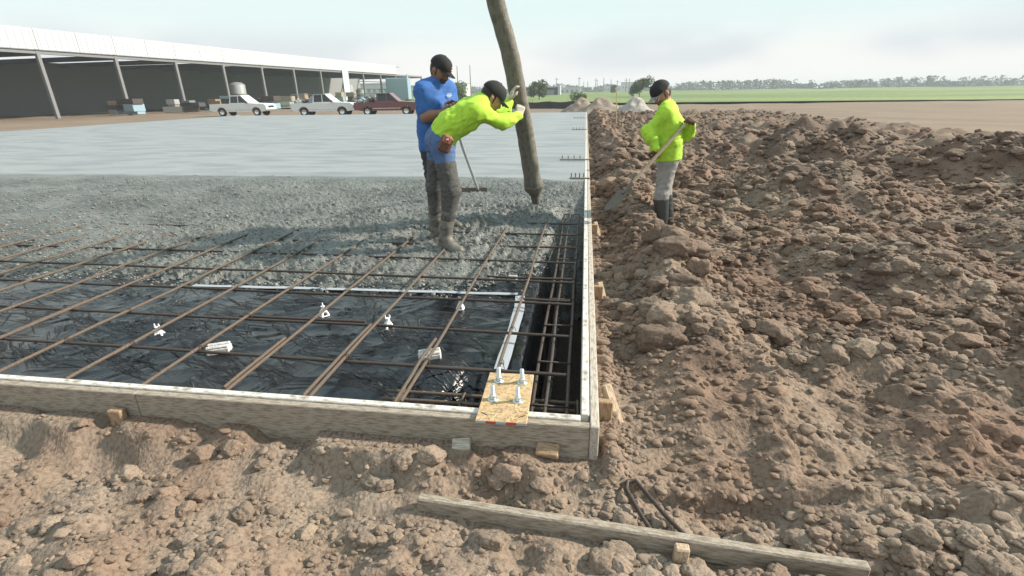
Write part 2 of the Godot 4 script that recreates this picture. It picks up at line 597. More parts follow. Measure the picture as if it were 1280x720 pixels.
func soil_h(x: float, z: float) -> float:
	var inner := x - 0.115
	var h := -0.26
	if x > 0.115 and z < -1.7:
		h = -0.215
	# ridge of thrown-up clods beside the form, lower by the corner
	var along := ss(-1.9, -3.0, z)
	h += along * ((0.25 + 0.16 * n_a.get_noise_1d(z * 1.3)) * exp(-pow((x - 0.66) / 0.27, 2.0)) + 0.05 * ss(0.25, 0.9, x))
	h += ss(-6.5, -10.0, z) * ss(0.2, 0.8, x) * (0.06 + 0.42 * maxf(0.0, n_a.get_noise_2d(x * 0.9, z * 0.9)) + 0.07 * n_a.get_noise_2d(x * 3.1, z * 3.1))
	h += 0.09 * n_a.get_noise_2d(x * 1.6, z * 1.6) * ss(0.0, 0.4, absf(inner))
	var hp := heap(x, z)
	h += hp
	# rough everywhere but on the trodden patch right of the corner
	var trod := ss(0.16, 0.34, x) * ss(-3.1, -2.5, z) * (1.0 - ss(-1.66, -1.52, z)) * (1.0 - ss(0.8, 1.0, x))
	var ro := lerpf(1.0, 0.22, trod)
	ro *= lerpf(1.0, 0.6, ss(-1.75, -1.65, z) * (1.0 - ss(0.3, 0.5, x)))
	ro *= clampf(0.72 + 0.95 * n_b.get_noise_2d(x * 1.3 + 40.0, z * 1.3), 0.2, 1.4)
	var cl := 0.5 - 0.5 * c_a.get_noise_2d(x, z)
	var cm := 0.5 - 0.5 * c_b.get_noise_2d(x, z)
	h += ro * (0.15 * (cl - 0.5) * (0.8 + n_a.get_noise_2d(x * 3.0, z * 3.0)) * (1.0 - ss(-10.0, -20.0, z)) + (1.0 - ss(-5.0, -11.0, z)) * (0.038 * cm + 0.03 * n_c.get_noise_2d(x, z) + 0.014 * n_d.get_noise_2d(x, z)))
	h += hp * 0.07 * n_a.get_noise_2d(x * 2.6, z * 2.6)
	h += ss(-1.58, -1.76, z) * ss(0.25, 0.1, x) * (0.13 + 0.1 * n_a.get_noise_1d(x * 2.5) - 0.04 * ss(-0.25, 0.0, x))
	h -= 0.13 * exp(-(pow((x - 0.92) / 0.4, 2.0) + pow((z + 5.75) / 0.45, 2.0)))
	# keep below the boards
	if x < 0.3 and z < -1.7:
		h = lerpf(minf(h, -0.13), h, ss(0.13, 0.3, x))
	if z > -1.9 and z < -1.2 and x < 0.13:
		h = lerpf(minf(h, -0.125 - 0.05 * ss(-0.25, 0.0, x)), h, ss(-1.72, -1.3, z))
	# the lower board in front lies free
	h = lerpf(h, minf(h, -0.235), (1.0 - ss(0.03, 0.12, absf(z + 1.46 - 0.073 * x))) * ss(-0.75, -0.6, x) * (1.0 - ss(1.05, 1.15, x)))
	return h

func soil_tint(x: float, y: float, z: float) -> Color:
	var pink := Color(0.218, 0.148, 0.11)
	var tan := Color(0.27, 0.22, 0.176)
	var dark := Color(0.115, 0.084, 0.066)
	var c := pink.lerp(tan, clampf(0.5 + 1.1 * n_b.get_noise_2d(x * 1.4, z * 1.4), 0.0, 1.0))
	c = c.lerp(dark, clampf(0.15 + 1.3 * n_a.get_noise_2d(x * 2.2 + 9.0, z * 2.2), 0.0, 0.75) * ss(-1.6, -2.6, z))
	c = c.lerp(Color(0.30, 0.262, 0.222), 0.6 * ss(-1.9, -1.6, z) * clampf(0.6 + n_b.get_noise_2d(x * 2.3 + 5.0, z * 2.3), 0.0, 1.0))
	# damp, freshly dug clay of the heap
	var damp := clampf(ss(0.1, 0.5, heap(x, z) + 0.2 * n_b.get_noise_2d(x * 2.0, z * 2.0)), 0.0, 1.0)
	return c.lerp(Color(0.085, 0.064, 0.054), damp * 0.4)

# fresh concrete: how far back its front stands for each x
func pour_front(x: float) -> float:   # where it runs out on the plastic
	var f := -3.56 - 0.34 * ss(-1.2, -0.5, x) - 0.05 * ss(-2.2, -3.4, x) + 0.24 * n_a.get_noise_1d(x * 2.6)
	f -= 0.75 * ss(-0.42, -0.2, x)
	return f
func pour_h(x: float, z: float) -> float:
	var t := pour_front(x) - z
	var reach := 0.85 + 1.25 * ss(-1.25, -0.5, x)
	var deep := lerpf(-0.155, -0.72, ss(-0.4, -0.18, x))
	var h := deep
	if t > 0.0:
		h = lerpf(deep, -0.052, pow(clampf(t / reach, 0.0, 1.0), 0.42))
		h = lerpf(h, -0.012, ss(reach, reach + 2.2, t))
	else:
		h = deep + t * 0.4
	var lum := n_c.get_noise_2d(x * 1.3, z * 1.3) * 0.028 + n_d.get_noise_2d(x * 1.2, z * 1.2) * 0.018 + (0.5 - 0.5 * c_c.get_noise_2d(x, z)) * 0.02 - 0.008
	lum += 0.02 * n_b.get_noise_2d(x * 2.2, z * 2.2) * ss(-8.3, -7.0, z)
	lum *= 0.65 + 0.7 * clampf(0.5 + 1.6 * n_b.get_noise_2d(x * 1.6 + 13.0, z * 1.6), 0.0, 1.0)
	lum += 0.03 * n_a.get_noise_2d(x * 1.4, z * 1.4) * ss(0.2, 1.2, t)
	lum += 0.07 * exp(-Vector2(x + 0.56, z + 6.15).length_squared() / 0.05)
	# boot holes and drag marks round the worker
	for q in [[-0.95, -4.75], [-1.75, -4.9], [-1.05, -5.35], [-1.9, -5.6], [-0.8, -6.3], [-2.5, -5.2], [-1.4, -6.2], [-2.3, -6.4]]:
		var e := Vector2((x - q[0]) / 0.15, (z - q[1]) / 0.09).length()
		lum += -0.035 * exp(-e * e) + 0.02 * exp(-pow((e - 1.5) / 0.4, 2.0))
	var calm := ss(-7.5, -8.4, z)
	return h + lum * lerpf(1.0, 0.35, calm)

# plastic sheet
var crease := 0.0
func sheet_h(x: float, z: float) -> float:
	var h := -0.135
	var fall := 0.0
	if x > -0.45:
		fall = maxf(fall, ss(-0.33, -0.2, x) * 0.6)
	if x > -1.6 and z > -2.6:
		fall = maxf(fall, ss(-2.5 + 0.22 * n_a.get_noise_1d(x * 2.5), -1.9, z) * lerpf(0.13, 0.66, ss(-1.0, -0.5, x)) * ss(-1.35, -1.0, x))
	h -= fall
	crease = 0.0
	# creases: taut straight ridges in a few directions, each in patches of its own
	for q in [[-0.45, 4.2, 0.02, 0.0], [-0.85, 6.0, 0.014, 17.0], [-0.2, 5.0, 0.018, 41.0], [-1.25, 6.5, 0.01, 77.0]]:
		var a: float = q[0] + 0.35 * n_b.get_noise_2d(x * 0.7 + q[3], z * 0.7)
		var u := x * cos(a) + z * sin(a)
		var s: float = (-x * sin(a) + z * cos(a)) * q[1]
		var patch := clampf(0.3 + 1.7 * n_b.get_noise_2d(x * 1.3 + q[3] * 3.0, z * 1.3), 0.0, 1.0)
		var r := 1.0 - absf(n_f.get_noise_2d(u * 0.09 + q[3], s * 0.125))
		h += q[2] * patch * pow(r, 3.6)
		crease = maxf(crease, patch * pow(r, 8.0))
	h += 0.018 * n_b.get_noise_2d(x * 1.1, z * 1.1)
	if fall > 0.01:
		var k := minf(1.0, fall * 5.0)
		h += k * 0.022 * pow(1.0 - absf(n_c.get_noise_2d(x * 0.12 + z * 0.9, z * 0.9) if x > -0.5 else n_c.get_noise_2d(x * 0.9, z * 0.15)), 4.0)
	return h

func sheet_tint(x: float, y: float, z: float) -> Color:
	var c := Color(0.03, 0.034, 0.042)
	var dust := ss(0.12, 0.5, n_b.get_noise_2d(x * 2.4 + 11.0, z * 2.4) + 0.35 * n_d.get_noise_2d(x * 1.5, z * 1.5)) * 0.55
	var splat := ss(0.34, 0.46, n_c.get_noise_2d(x * 1.7 + 5.0, z * 1.7) + 0.3 * n_b.get_noise_2d(x * 2.0, z * 2.0)) * 0.7
	var near := ss(-2.4, -3.7, z) * 0.5
	# sandy trail dribbled over the sheet
	var tp := Vector2(-1.07, -2.75)
	var td := Vector2(0.09, 0.85)
	var tt := clampf((Vector2(x, z) - tp).dot(td) / td.length_squared(), 0.0, 1.0)
	var off := (Vector2(x, z) - tp - td * tt).length() + 0.03 * n_c.get_noise_2d(x, z)
	splat = maxf(splat, (1.0 - ss(0.02, 0.06, off)) * clampf(0.75 + 0.9 * n_d.get_noise_2d(x * 2.0, z * 2.0), 0.0, 1.0) * 1.6)
	return c.lerp(Color(0.15, 0.15, 0.145), clampf(dust * (0.2 + near) + splat * (0.25 + near) + 0.06 * near, 0.0, 0.8))

# ---------------------------------------------------------------- bodies: smooth union of tapered capsules, meshed as surface nets
# bones: [a, b, ra, rb]; planes: Plane whose positive side is cut away
func nets(bones: Array, cell: float, k: float, planes: Array = [], wrinkle := 0.0, wfreq := 9.0) -> Array:
	var lo := Vector3(1e9, 1e9, 1e9)
	var hi := -lo
	for b in bones:
		var r: float = maxf(b[2], b[3]) + 0.03
		for e in 2:
			lo = lo.min(b[e] - Vector3(r, r, r))
			hi = hi.max(b[e] + Vector3(r, r, r))
	var nx := int((hi.x - lo.x) / cell) + 2
	var ny := int((hi.y - lo.y) / cell) + 2
	var nz := int((hi.z - lo.z) / cell) + 2
	var f := PackedFloat32Array()
	f.resize(nx * ny * nz)
	for b in bones:
		var a: Vector3 = b[0]
		var ab: Vector3 = b[1] - b[0]
		var l2 := maxf(ab.length_squared(), 1e-9)
		var ra: float = b[2]
		var dr: float = b[3] - b[2]
		var r := maxf(b[2], b[3]) + 4.0 / k
		var bl := a.min(b[1]) - Vector3(r, r, r)
		var bh := a.max(b[1]) + Vector3(r, r, r)
		var i0 := maxi(0, int((bl.x - lo.x) / cell))
		var i1 := mini(nx - 1, int((bh.x - lo.x) / cell) + 1)
		var j0 := maxi(0, int((bl.y - lo.y) / cell))
		var j1 := mini(ny - 1, int((bh.y - lo.y) / cell) + 1)
		var k0 := maxi(0, int((bl.z - lo.z) / cell))
		var k1 := mini(nz - 1, int((bh.z - lo.z) / cell) + 1)
		for kk in range(k0, k1 + 1):
			for j in range(j0, j1 + 1):
				var o := (kk * ny + j) * nx
				var p := Vector3(lo.x, lo.y + j * cell, lo.z + kk * cell) - a
				for i in range(i0, i1 + 1):
					p.x = lo.x + i * cell - a.x
					var t := clampf(p.dot(ab) / l2, 0.0, 1.0)
					var d := (p - ab * t).length() - ra - dr * t
					if d * k < 6.0:
						f[o + i] += exp(-k * maxf(d, -0.2))
	# signed value: positive inside
	for q in f.size():
		var g := f[q]
		f[q] = maxf(-0.08, log(g) / k) if g > 1e-4 else -0.08
	for pl in planes:
		for kk in nz:
			for j in ny:
				var o := (kk * ny + j) * nx
				for i in nx:
					if f[o + i] > -0.08:
						f[o + i] = minf(f[o + i], -pl.distance_to(Vector3(lo.x + i * cell, lo.y + j * cell, lo.z + kk * cell)))
	var v := PackedVector3Array()
	var at := PackedInt32Array()
	at.resize(nx * ny * nz)
	at.fill(-1)
	var sl := nx * ny
	var off := [0, 1, nx, nx + 1, sl, sl + 1, sl + nx, sl + nx + 1]
	var cor := [Vector3(0, 0, 0), Vector3(1, 0, 0), Vector3(0, 1, 0), Vector3(1, 1, 0), Vector3(0, 0, 1), Vector3(1, 0, 1), Vector3(0, 1, 1), Vector3(1, 1, 1)]
	var edges := [[0, 1], [2, 3], [4, 5], [6, 7], [0, 2], [1, 3], [4, 6], [5, 7], [0, 4], [1, 5], [2, 6], [3, 7]]
	for kk in nz - 1:
		for j in ny - 1:
			var o := (kk * ny + j) * nx
			for i in nx - 1:
				var q := o + i
				var c := int(f[q] > 0.0) + int(f[q + 1] > 0.0) + int(f[q + nx] > 0.0) + int(f[q + nx + 1] > 0.0) + int(f[q + sl] > 0.0) + int(f[q + sl + 1] > 0.0) + int(f[q + sl + nx] > 0.0) + int(f[q + sl + nx + 1] > 0.0)
				if c == 0 or c == 8:
					continue
				var s := Vector3.ZERO
				var m := 0
				for e in edges:
					var fa := f[q + off[e[0]]]
					var fb := f[q + off[e[1]]]
					if (fa > 0.0) != (fb > 0.0):
						s += cor[e[0]].lerp(cor[e[1]], fa / (fa - fb))
						m += 1
				at[q] = v.size()
				v.append(lo + (Vector3(i, j, kk) + s / m) * cell)
	var idx := PackedInt32Array()
	for kk in range(1, nz - 1):
		for j in range(1, ny - 1):
			var o := (kk * ny + j) * nx
			for i in range(1, nx - 1):
				var q := o + i
				var ins := f[q] > 0.0
				for ax in 3:
					var st: int = [1, nx, sl][ax]
					if ins == (f[q + st] > 0.0):
						continue
					var s1: int = [nx, sl, 1][ax]
					var s2: int = [sl, 1, nx][ax]
					var A := at[q]
					var B := at[q - s1]
					var C := at[q - s1 - s2]
					var D := at[q - s2]
					if A < 0 or B < 0 or C < 0 or D < 0:
						continue
					if ins:
						idx.append_array(PackedInt32Array([A, C, B, A, D, C]))
					else:
						idx.append_array(PackedInt32Array([A, B, C, A, C, D]))
	if wrinkle > 0.0:
		var nz1 := noise(91, wfreq, 2)
		var nz2 := noise(92, wfreq * 0.5, 2)
		var mm := indexed(v, idx).surface_get_arrays(0)
		var nn: PackedVector3Array = mm[Mesh.ARRAY_NORMAL]
		for i in v.size():
			var p := v[i]
			var w := nz1.get_noise_3d(p.x * 0.45 + p.y * 0.35, p.y * 1.25 - p.x * 0.55, p.z * 0.55)
			var m := nz2.get_noise_3dv(p)
			v[i] += nn[i] * wrinkle * (m * 0.8 + clampf(0.5 + m * 1.5, 0.0, 1.0) * (0.5 - absf(w) * 2.2))
	return [v, idx]

func cloth(called: String, bones: Array, m: Material, parent: Node3D, planes: Array = [], wrinkle := 0.0, cell := 0.013, k := 55.0, label := "") -> MeshInstance3D:
	var a := nets(bones, cell, k, planes, wrinkle)
	return part(called, indexed(a[0], a[1]), m, parent, Transform3D(), label)

func grown(bones: Array, by: float) -> Array:
	var o := []
	for b in bones:
		o.append([b[0], b[1], b[2] + by, b[3] + by])
	return o

func lerp3(a: Vector3, b: Vector3, t: float) -> Vector3:
	return a.lerp(b, t)

func torso(J: Dictionary) -> Array:
	var s: Vector3 = (J.shR - J.shL).normalized()
	var hs: Vector3 = (J.hipR - J.hipL).normalized()
	var ws := (s + hs).normalized()
	var g: float = J.get("girth", 1.0)
	var o := []
	for q in [-1.0, 1.0]:
		var pel: Vector3 = J.pelvis + hs * 0.075 * q
		var wai: Vector3 = J.waist + ws * 0.065 * q * g
		var che: Vector3 = J.chest + s * 0.085 * q
		var shp: Vector3 = (J.shR if q > 0.0 else J.shL)
		o.append([pel, wai, 0.112 * g, 0.108 * g])
		o.append([wai, che, 0.108 * g, 0.115 * g])
		o.append([che, lerp3(J.neck, shp, 0.55) - (J.neck - J.chest) * 0.18, 0.113 * g, 0.085])
		o.append([lerp3(J.neck, shp, 0.2), shp, 0.06, 0.066])
	if J.has("belly"):
		o.append([J.belly, J.belly, 0.12 * g, 0.12 * g])
	return o

func arm(J: Dictionary, s: String) -> Array:
	var el: Vector3 = J["el" + s]
	var wr: Vector3 = J["wr" + s]
	return [[J["sh" + s], el, 0.058, 0.042], [el, lerp3(el, wr, 0.35), 0.043, 0.044], [lerp3(el, wr, 0.35), wr, 0.044, 0.028]]

func leg(J: Dictionary, s: String) -> Array:
	var kn: Vector3 = J["knee" + s]
	var an: Vector3 = J["ank" + s]
	return [[J["hip" + s], kn, 0.092, 0.06], [kn, lerp3(kn, an, 0.35), 0.056, 0.058], [lerp3(kn, an, 0.35), an, 0.058, 0.04]]

func foot(J: Dictionary, s: String, by := 0.0) -> Array:
	var an: Vector3 = J["ank" + s]
	var d: Vector3 = J["toe" + s] - an
	var fl := Vector3(d.x, 0, d.z).normalized()
	var sole := Vector3(an.x, J["toe" + s].y, an.z)
	return [[an, sole + Vector3(0, 0.0, 0) - fl * 0.03, 0.042 + by, 0.038 + by], [an + fl * 0.02, sole + fl * 0.11, 0.044 + by, 0.036 + by], [sole + fl * 0.05, sole + fl * 0.17, 0.038 + by, 0.032 + by], [sole - fl * 0.03, sole + fl * 0.12, 0.034 + by, 0.034 + by]]

func hand(wr: Vector3, dir: Vector3, palm: Vector3, thumb: Vector3, curl: float, by := 0.0) -> Array:
	var d := dir.normalized()
	var t := (thumb - d * thumb.dot(d)).normalized()
	var p := (palm - d * palm.dot(d) - t * palm.dot(t)).normalized()
	var o := []
	for i in 4:
		o.append([wr + t * (0.018 - 0.012 * i), wr + d * 0.085 + t * (0.033 - 0.021 * i), 0.015 + by, 0.0115 + by])
	var lens := [0.078, 0.086, 0.08, 0.062]
	for i in 4:
		var q := wr + d * 0.088 + t * (0.033 - 0.021 * i)
		var a := curl * (0.55 + 0.06 * i)
		var l: float = lens[i]
		var r := 0.0098 - 0.0006 * i + by
		for sgm in 3:
			var e: Vector3 = q + (d * cos(a) + p * sin(a)) * l * [0.45, 0.32, 0.25][sgm]
			o.append([q, e, r, r - 0.001])
			q = e
			a += curl * 0.95
	var b := wr + d * 0.025 + t * 0.026
	var m1 := b + (d * 0.55 + t * 0.75 + p * (0.25 + 0.3 * curl)).normalized() * 0.045
	var m2 := m1 + (d * 0.75 + t * (0.35 - 0.4 * curl) + p * (0.2 + 0.6 * curl)).normalized() * 0.034
	o.append([b, m1, 0.015 + by, 0.011 + by])
	o.append([m1, m2, 0.011 + by, 0.0105 + by])
	o.append([m2, m2 + (d * 0.8 - t * 0.3 * curl + p * 0.6 * curl).normalized() * 0.026, 0.0105 + by, 0.009 + by])
	return o

func head_bones(c: Vector3, f: Vector3, u: Vector3, r: Vector3) -> Array:
	var o := [[c + f * 0.022 + u * 0.015, c - f * 0.03 + u * 0.012, 0.078, 0.08], [c + f * 0.028 - u * 0.02, c - f * 0.03 - u * 0.025, 0.07, 0.068],
		[c + f * 0.042 - u * 0.03, c + f * 0.062 - u * 0.1, 0.053, 0.026], [c + f * 0.078 + u * 0.012 - r * 0.03, c + f * 0.078 + u * 0.012 + r * 0.03, 0.017, 0.017],
		[c + f * 0.09 - u * 0.005, c + f * 0.112 - u * 0.045, 0.009, 0.0125], [c + f * 0.1 - u * 0.048 - r * 0.011, c + f * 0.1 - u * 0.048 + r * 0.011, 0.008, 0.008],
		[c + f * 0.087 - u * 0.072 - r * 0.016, c + f * 0.087 - u * 0.072 + r * 0.016, 0.0085, 0.0085], [c + f * 0.084 - u * 0.085 - r * 0.013, c + f * 0.084 - u * 0.085 + r * 0.013, 0.009, 0.009]]
	for s in [-1.0, 1.0]:
		o.append([c + r * 0.056 * s - u * 0.06 + f * 0.01, c + f * 0.058 - u * 0.102 + r * 0.02 * s, 0.026, 0.022])
		o.append([c + f * 0.062 - u * 0.032 + r * 0.038 * s, c + f * 0.06 - u * 0.045 + r * 0.036 * s, 0.024, 0.024])
		o.append([c + r * 0.083 * s - u * 0.012 - f * 0.008, c + r * 0.08 * s - u * 0.045 + f * 0.0, 0.013, 0.009])
		o.append([c + r * 0.083 * s - u * 0.012 - f * 0.008, c + r * 0.086 * s - u * 0.03 - f * 0.014, 0.012, 0.01])
	return o

# J: joints; look: colours and options
func person(label: String, at: Vector3, J: Dictionary, look: Dictionary) -> Node3D:
	var t := thing("person", label, "person", at, "workers pouring the slab")
	for q in J.keys():
		if J[q] is Vector3 and not q in ["face", "up"]:
			J[q] -= at
	var f: Vector3 = J.face.normalized()
	var u: Vector3 = (J.up - f * J.up.dot(f)).normalized()
	var r := f.cross(u)
	var c: Vector3 = J.head
	var tb := torso(J)
	# the body is one surface: trunk and limbs, with finer grids for head and hands
	var bones := tb.duplicate()
	for s in ["L", "R"]:
		bones.append_array(arm(J, s)); bones.append_array(grown(leg(J, s), -0.014)); bones.append_array(foot(J, s))
	bones.append([J.neck - (J.neck - J.chest).normalized() * 0.03, c - u * 0.06 - f * 0.02, 0.06, 0.055])
	var v := PackedVector3Array()
	var idx := PackedInt32Array()
	var cols := PackedColorArray()
	var skin: Color = look.skin
	var hair := Color(0.012, 0.01, 0.009)
	var sets := [nets(bones, 0.015, 60.0), nets(head_bones(c, f, u, r) + [[J.neck, c - u * 0.06 - f * 0.02, 0.056, 0.054]], 0.0048, 130.0)]
	for s in ["L", "R"]:
		if J.has("hand" + s):
			var h: Array = J["hand" + s]
			sets.append(nets(hand(J["wr" + s], h[0], h[1], h[2], h[3], -0.0015) + [[J["wr" + s] + (J["el" + s] - J["wr" + s]).normalized() * 0.05, J["wr" + s], 0.028, 0.025]], 0.0042, 260.0))
	for q in sets:
		var base := v.size()
		v.append_array(q[0])
		for i in q[1]:
			idx.append(base + i)
	for p in v:
		var d := p - c
		var col := skin
		var e := Vector3(d.dot(r), d.dot(u), d.dot(f))
		if d.length() < 0.16:
			if (e.z < 0.028 and e.y > -0.055 and not (absf(e.x) > 0.082)) or (e.z < -0.02 and e.y > -0.075):
				col = hair
			if absf(e.y - 0.018) < 0.007 and e.z > 0.07 and absf(absf(e.x) - 0.034) < 0.018:
				col = hair.lerp(skin, 0.2)
			if look.get("beard", 0.0) > 0.0 and e.z > 0.045 and e.y < -0.052 and e.y > -0.125 and absf(e.x) < 0.05 and not (absf(e.y + 0.079) < 0.007 and absf(e.x) < 0.022):
				col = skin.lerp(hair, look.beard)
			if absf(e.y + 0.079) < 0.008 and e.z > 0.08 and absf(e.x) < 0.022:
				col = Color(skin.r * 0.85, skin.g * 0.5, skin.b * 0.5)
		cols.append(col)
	part("body", indexed(v, idx, cols), M.skin, t)
	for s in [-1.0, 1.0]:
		var eb := MB.new()
		var ec: Vector3 = c + f * 0.079 + r * 0.033 * s - u * 0.006
		eb.lathe([Vector2(0.0, -0.012), Vector2(0.009, -0.008), Vector2(0.012, 0.0), Vector2(0.009, 0.008), Vector2(0.0, 0.012)], Transform3D(Basis(), ec), 10)
		part("eye", eb.mesh(), M.print_white, t)
		var pb := MB.new()
		pb.lathe([Vector2(0.0, 0.004), Vector2(0.005, 0.002), Vector2(0.006, -0.002)], Transform3D(Basis(r, f, -u), ec + f * 0.0105), 8)
		part("pupil", pb.mesh(), M.black, t)
	# cap
	var cu : Vector3 = (u + f * look.get("tilt", 0.0)).normalized()
	var cf : Vector3 = (f - cu * f.dot(cu)).normalized()
	var cc := c + u * 0.012
	var cap := part("cap", null, look.cap, t)
	var dome := nets([[cc + cf * 0.024 + cu * 0.02, cc - cf * 0.03 + cu * 0.018, 0.091, 0.091], [cc + cf * 0.03 + cu * 0.05, cc - cf * 0.01 + cu * 0.055, 0.07, 0.07]], 0.0065, 90.0, [Plane(-cu, -(cc + cu * 0.012).dot(cu))])
	cap.mesh = indexed(dome[0], dome[1])
	var bb := []
	for i in 9:
		var a := (i - 4) / 4.0
		var root: Vector3 = cc + cf * (0.1 - 0.028 * a * a) + r * 0.074 * a + cu * (0.018 - 0.012 * a * a)
		bb.append([root, root + cf * (0.088 - 0.035 * a * a) + r * 0.004 * a + cu * (-0.012 - 0.016 * a * a), 0.0055, 0.005])
	var br := nets(bb, 0.0045, 160.0)
	part("brim", indexed(br[0], br[1]), look.get("brim", look.cap), cap)
	var bt := MB.new()
	bt.lathe([Vector2(0.0, 0.006), Vector2(0.007, 0.004), Vector2(0.009, -0.004)], Transform3D(Basis(r, cu, -cf), cc + cu * 0.127), 10)
	part("cap_button", bt.mesh(), look.cap, cap)
	if look.has("patch"):
		var pm := MB.new()
		var pd: Vector3 = (cf * 0.88 + cu * 0.38 + r * look.patch).normalized()
		pm.lathe([Vector2(0.0, 0.003), Vector2(0.019, 0.002), Vector2(0.021, -0.004)], Transform3D(Basis(r, pd, r.cross(pd)).orthonormalized(), cc + cf * 0.022 + cu * 0.022 + pd * 0.094), 14)
		part("cap_patch", pm.mesh(), M.print_white, cap)
		var pm2 := MB.new()
		pm2.lathe([Vector2(0.0, 0.003), Vector2(0.011, 0.002), Vector2(0.012, -0.003)], Transform3D(Basis(r, pd, r.cross(pd)).orthonormalized(), cc + cf * 0.022 + cu * 0.022 + pd * 0.097), 12)
		part("cap_emblem", pm2.mesh(), M.print_red, cap)
	# shirt
	var hem_up: Vector3 = (J.waist - J.pelvis).normalized()
	var sb := grown(tb, look.get("loose", 0.016))
	for s in ["L", "R"]:
		if look.sleeve == "long":
			sb.append_array(grown(arm(J, s), 0.014))
		else:
			var mid := lerp3(J["sh" + s], J["el" + s], 0.72)
			sb.append([J["sh" + s], mid, 0.076, 0.07])
	var cuts := [Plane(-hem_up, -(J.pelvis + hem_up * look.hem).dot(hem_up))]
	var nk: Vector3 = (c - u * 0.08 - J.neck).normalized()
	for s in ["L", "R"]:
		var ad: Vector3 = (J["wr" + s] - J["el" + s]).normalized()
		if look.sleeve != "long":
			ad = (J["el" + s] - J["sh" + s]).normalized()
	cloth("shirt", sb, look.shirt, t, cuts, look.get("fold", 0.011), 0.012, 48.0)
	var collar := MB.new()
	var ring := []
	for i in 17:
		var a := TAU * i / 16.0
		var cx := f - nk * f.dot(nk)
		ring.append(J.neck + nk * 0.022 + (cx.normalized() * cos(a) * 0.07 + r * sin(a) * 0.068) + nk * (-0.016 * cos(a)))
	collar.tube(ring, [0.011], 8, false)
	part("collar", collar.mesh(), look.shirt, t)
	# trousers
	var tr := []
	var hs: Vector3 = (J.hipR - J.hipL).normalized()
	tr.append([J.pelvis - hs * 0.07, J.pelvis + hs * 0.07, 0.122, 0.122])
	tr.append([J.pelvis - hs * 0.06 + hem_up * 0.1, J.pelvis + hs * 0.06 + hem_up * 0.1, 0.115, 0.115])
	for s in ["L", "R"]:
		tr.append([J["hip" + s], J["knee" + s], 0.106, 0.076])
		if look.has("over"):
			continue
		tr.append([J["knee" + s], lerp3(J["knee" + s], J["ank" + s], 0.55), 0.076, 0.066])
	cuts = [Plane(hem_up, (J.pelvis + hem_up * (look.hem + 0.015)).dot(hem_up))]
	cloth("trousers", tr, look.trousers, t, cuts, 0.012, 0.013, 50.0)
	if look.has("over"):
		for s in ["L", "R"]:
			var th := lerp3(J["hip" + s], J["knee" + s], 0.42)
			cloth("wader_leg", [[th, J["knee" + s], 0.1, 0.083], [J["knee" + s], lerp3(J["knee" + s], J["ank" + s], 0.55), 0.083, 0.072]], look.over, t, [], 0.011, 0.012, 60.0)
	for s in ["L", "R"]:
		var bn := [[lerp3(J["knee" + s], J["ank" + s], look.boot_top), lerp3(J["knee" + s], J["ank" + s], 0.75), 0.075 + (0.016 if look.boot_top < 0.2 else 0.0), 0.062 + (0.014 if look.boot_top < 0.2 else 0.0)], [lerp3(J["knee" + s], J["ank" + s], 0.75), J["ank" + s], 0.062, 0.054]] + foot(J, s, 0.014)
		var kd: Vector3 = (J["knee" + s] - J["ank" + s]).normalized()
		cloth("boot", bn, look.boot, t, [Plane(kd, lerp3(J["knee" + s], J["ank" + s], look.boot_top - 0.02).dot(kd))], 0.007, 0.011, 80.0)
	# belt
	if look.has("belt"):
		cloth("belt", [[J.pelvis - hs * 0.06 + hem_up * look.hem, J.pelvis + hs * 0.06 + hem_up * look.hem, 0.127, 0.127]], look.belt, t, [Plane(hem_up, (J.pelvis + hem_up * (look.hem + 0.012)).dot(hem_up)), Plane(-hem_up, -(J.pelvis + hem_up * (look.hem - 0.03)).dot(hem_up))], 0.0, 0.009, 90.0)
	# gloves over the hands
	if look.has("glove"):
		for s in ["L", "R"]:
			var h: Array = J["hand" + s]
			var gl := nets(hand(J["wr" + s], h[0], h[1], h[2], h[3], 0.0015) + [[J["wr" + s] + (J["el" + s] - J["wr" + s]).normalized() * 0.04, J["wr" + s] + h[0].normalized() * 0.01, 0.026, 0.027]], 0.0045, 200.0)
			part("glove", indexed(gl[0], gl[1]), look.glove, t)
	return t

# ---------------------------------------------------------------- builders of things
func along(a: Vector3, b: Vector3, up := Vector3.UP) -> Transform3D:   # local x runs from a to b, origin midway
	var x := (b - a).normalized()
	var z := x.cross(up).normalized()
	return Transform3D(Basis(x, z.cross(x), z), (a + b) * 0.5)

func board(called: String, a: Vector3, b: Vector3, h: float, w: float, m: Material, label: String, group := "", cat := "form board", bev := 0.004) -> MeshInstance3D:
	var mb := MB.new()
	var l := a.distance_to(b)
	# a few pieces along the length so that the board can wander slightly
	mb.box(Vector3(l, h, w), Transform3D(), bev)
	return single(called, mb.mesh(), m, label, cat, along(a, b), group)

func stake(at: Vector3, lean: Vector3, top: float, size: Vector2, m: Material, label: String, group: String, cat := "stake") -> void:
	# square timber driven into the soil; `at` is its foot at soil level
	var mb := MB.new()
	var l := top + 0.25
	mb.box(Vector3(l, size.x, size.y), Transform3D(Basis(), Vector3(l * 0.5 - 0.25, 0, 0)), 0.005)
	var d := (Vector3.UP + lean).normalized()
	var z := d.cross(Vector3.BACK.rotated(Vector3.UP, 0.0) if absf(d.z) < 0.6 else Vector3.RIGHT).normalized()
	single("wooden_stake" if cat == "stake" else "wooden_brace", mb.mesh(), m, label, cat, Transform3D(Basis(d, z.cross(d), z), at), group)

func bar_mesh(path: Array, r := 0.008, sides := 7) -> ArrayMesh:
	var mb := MB.new()
	mb.tube(path, [r], sides)
	return mb.mesh()

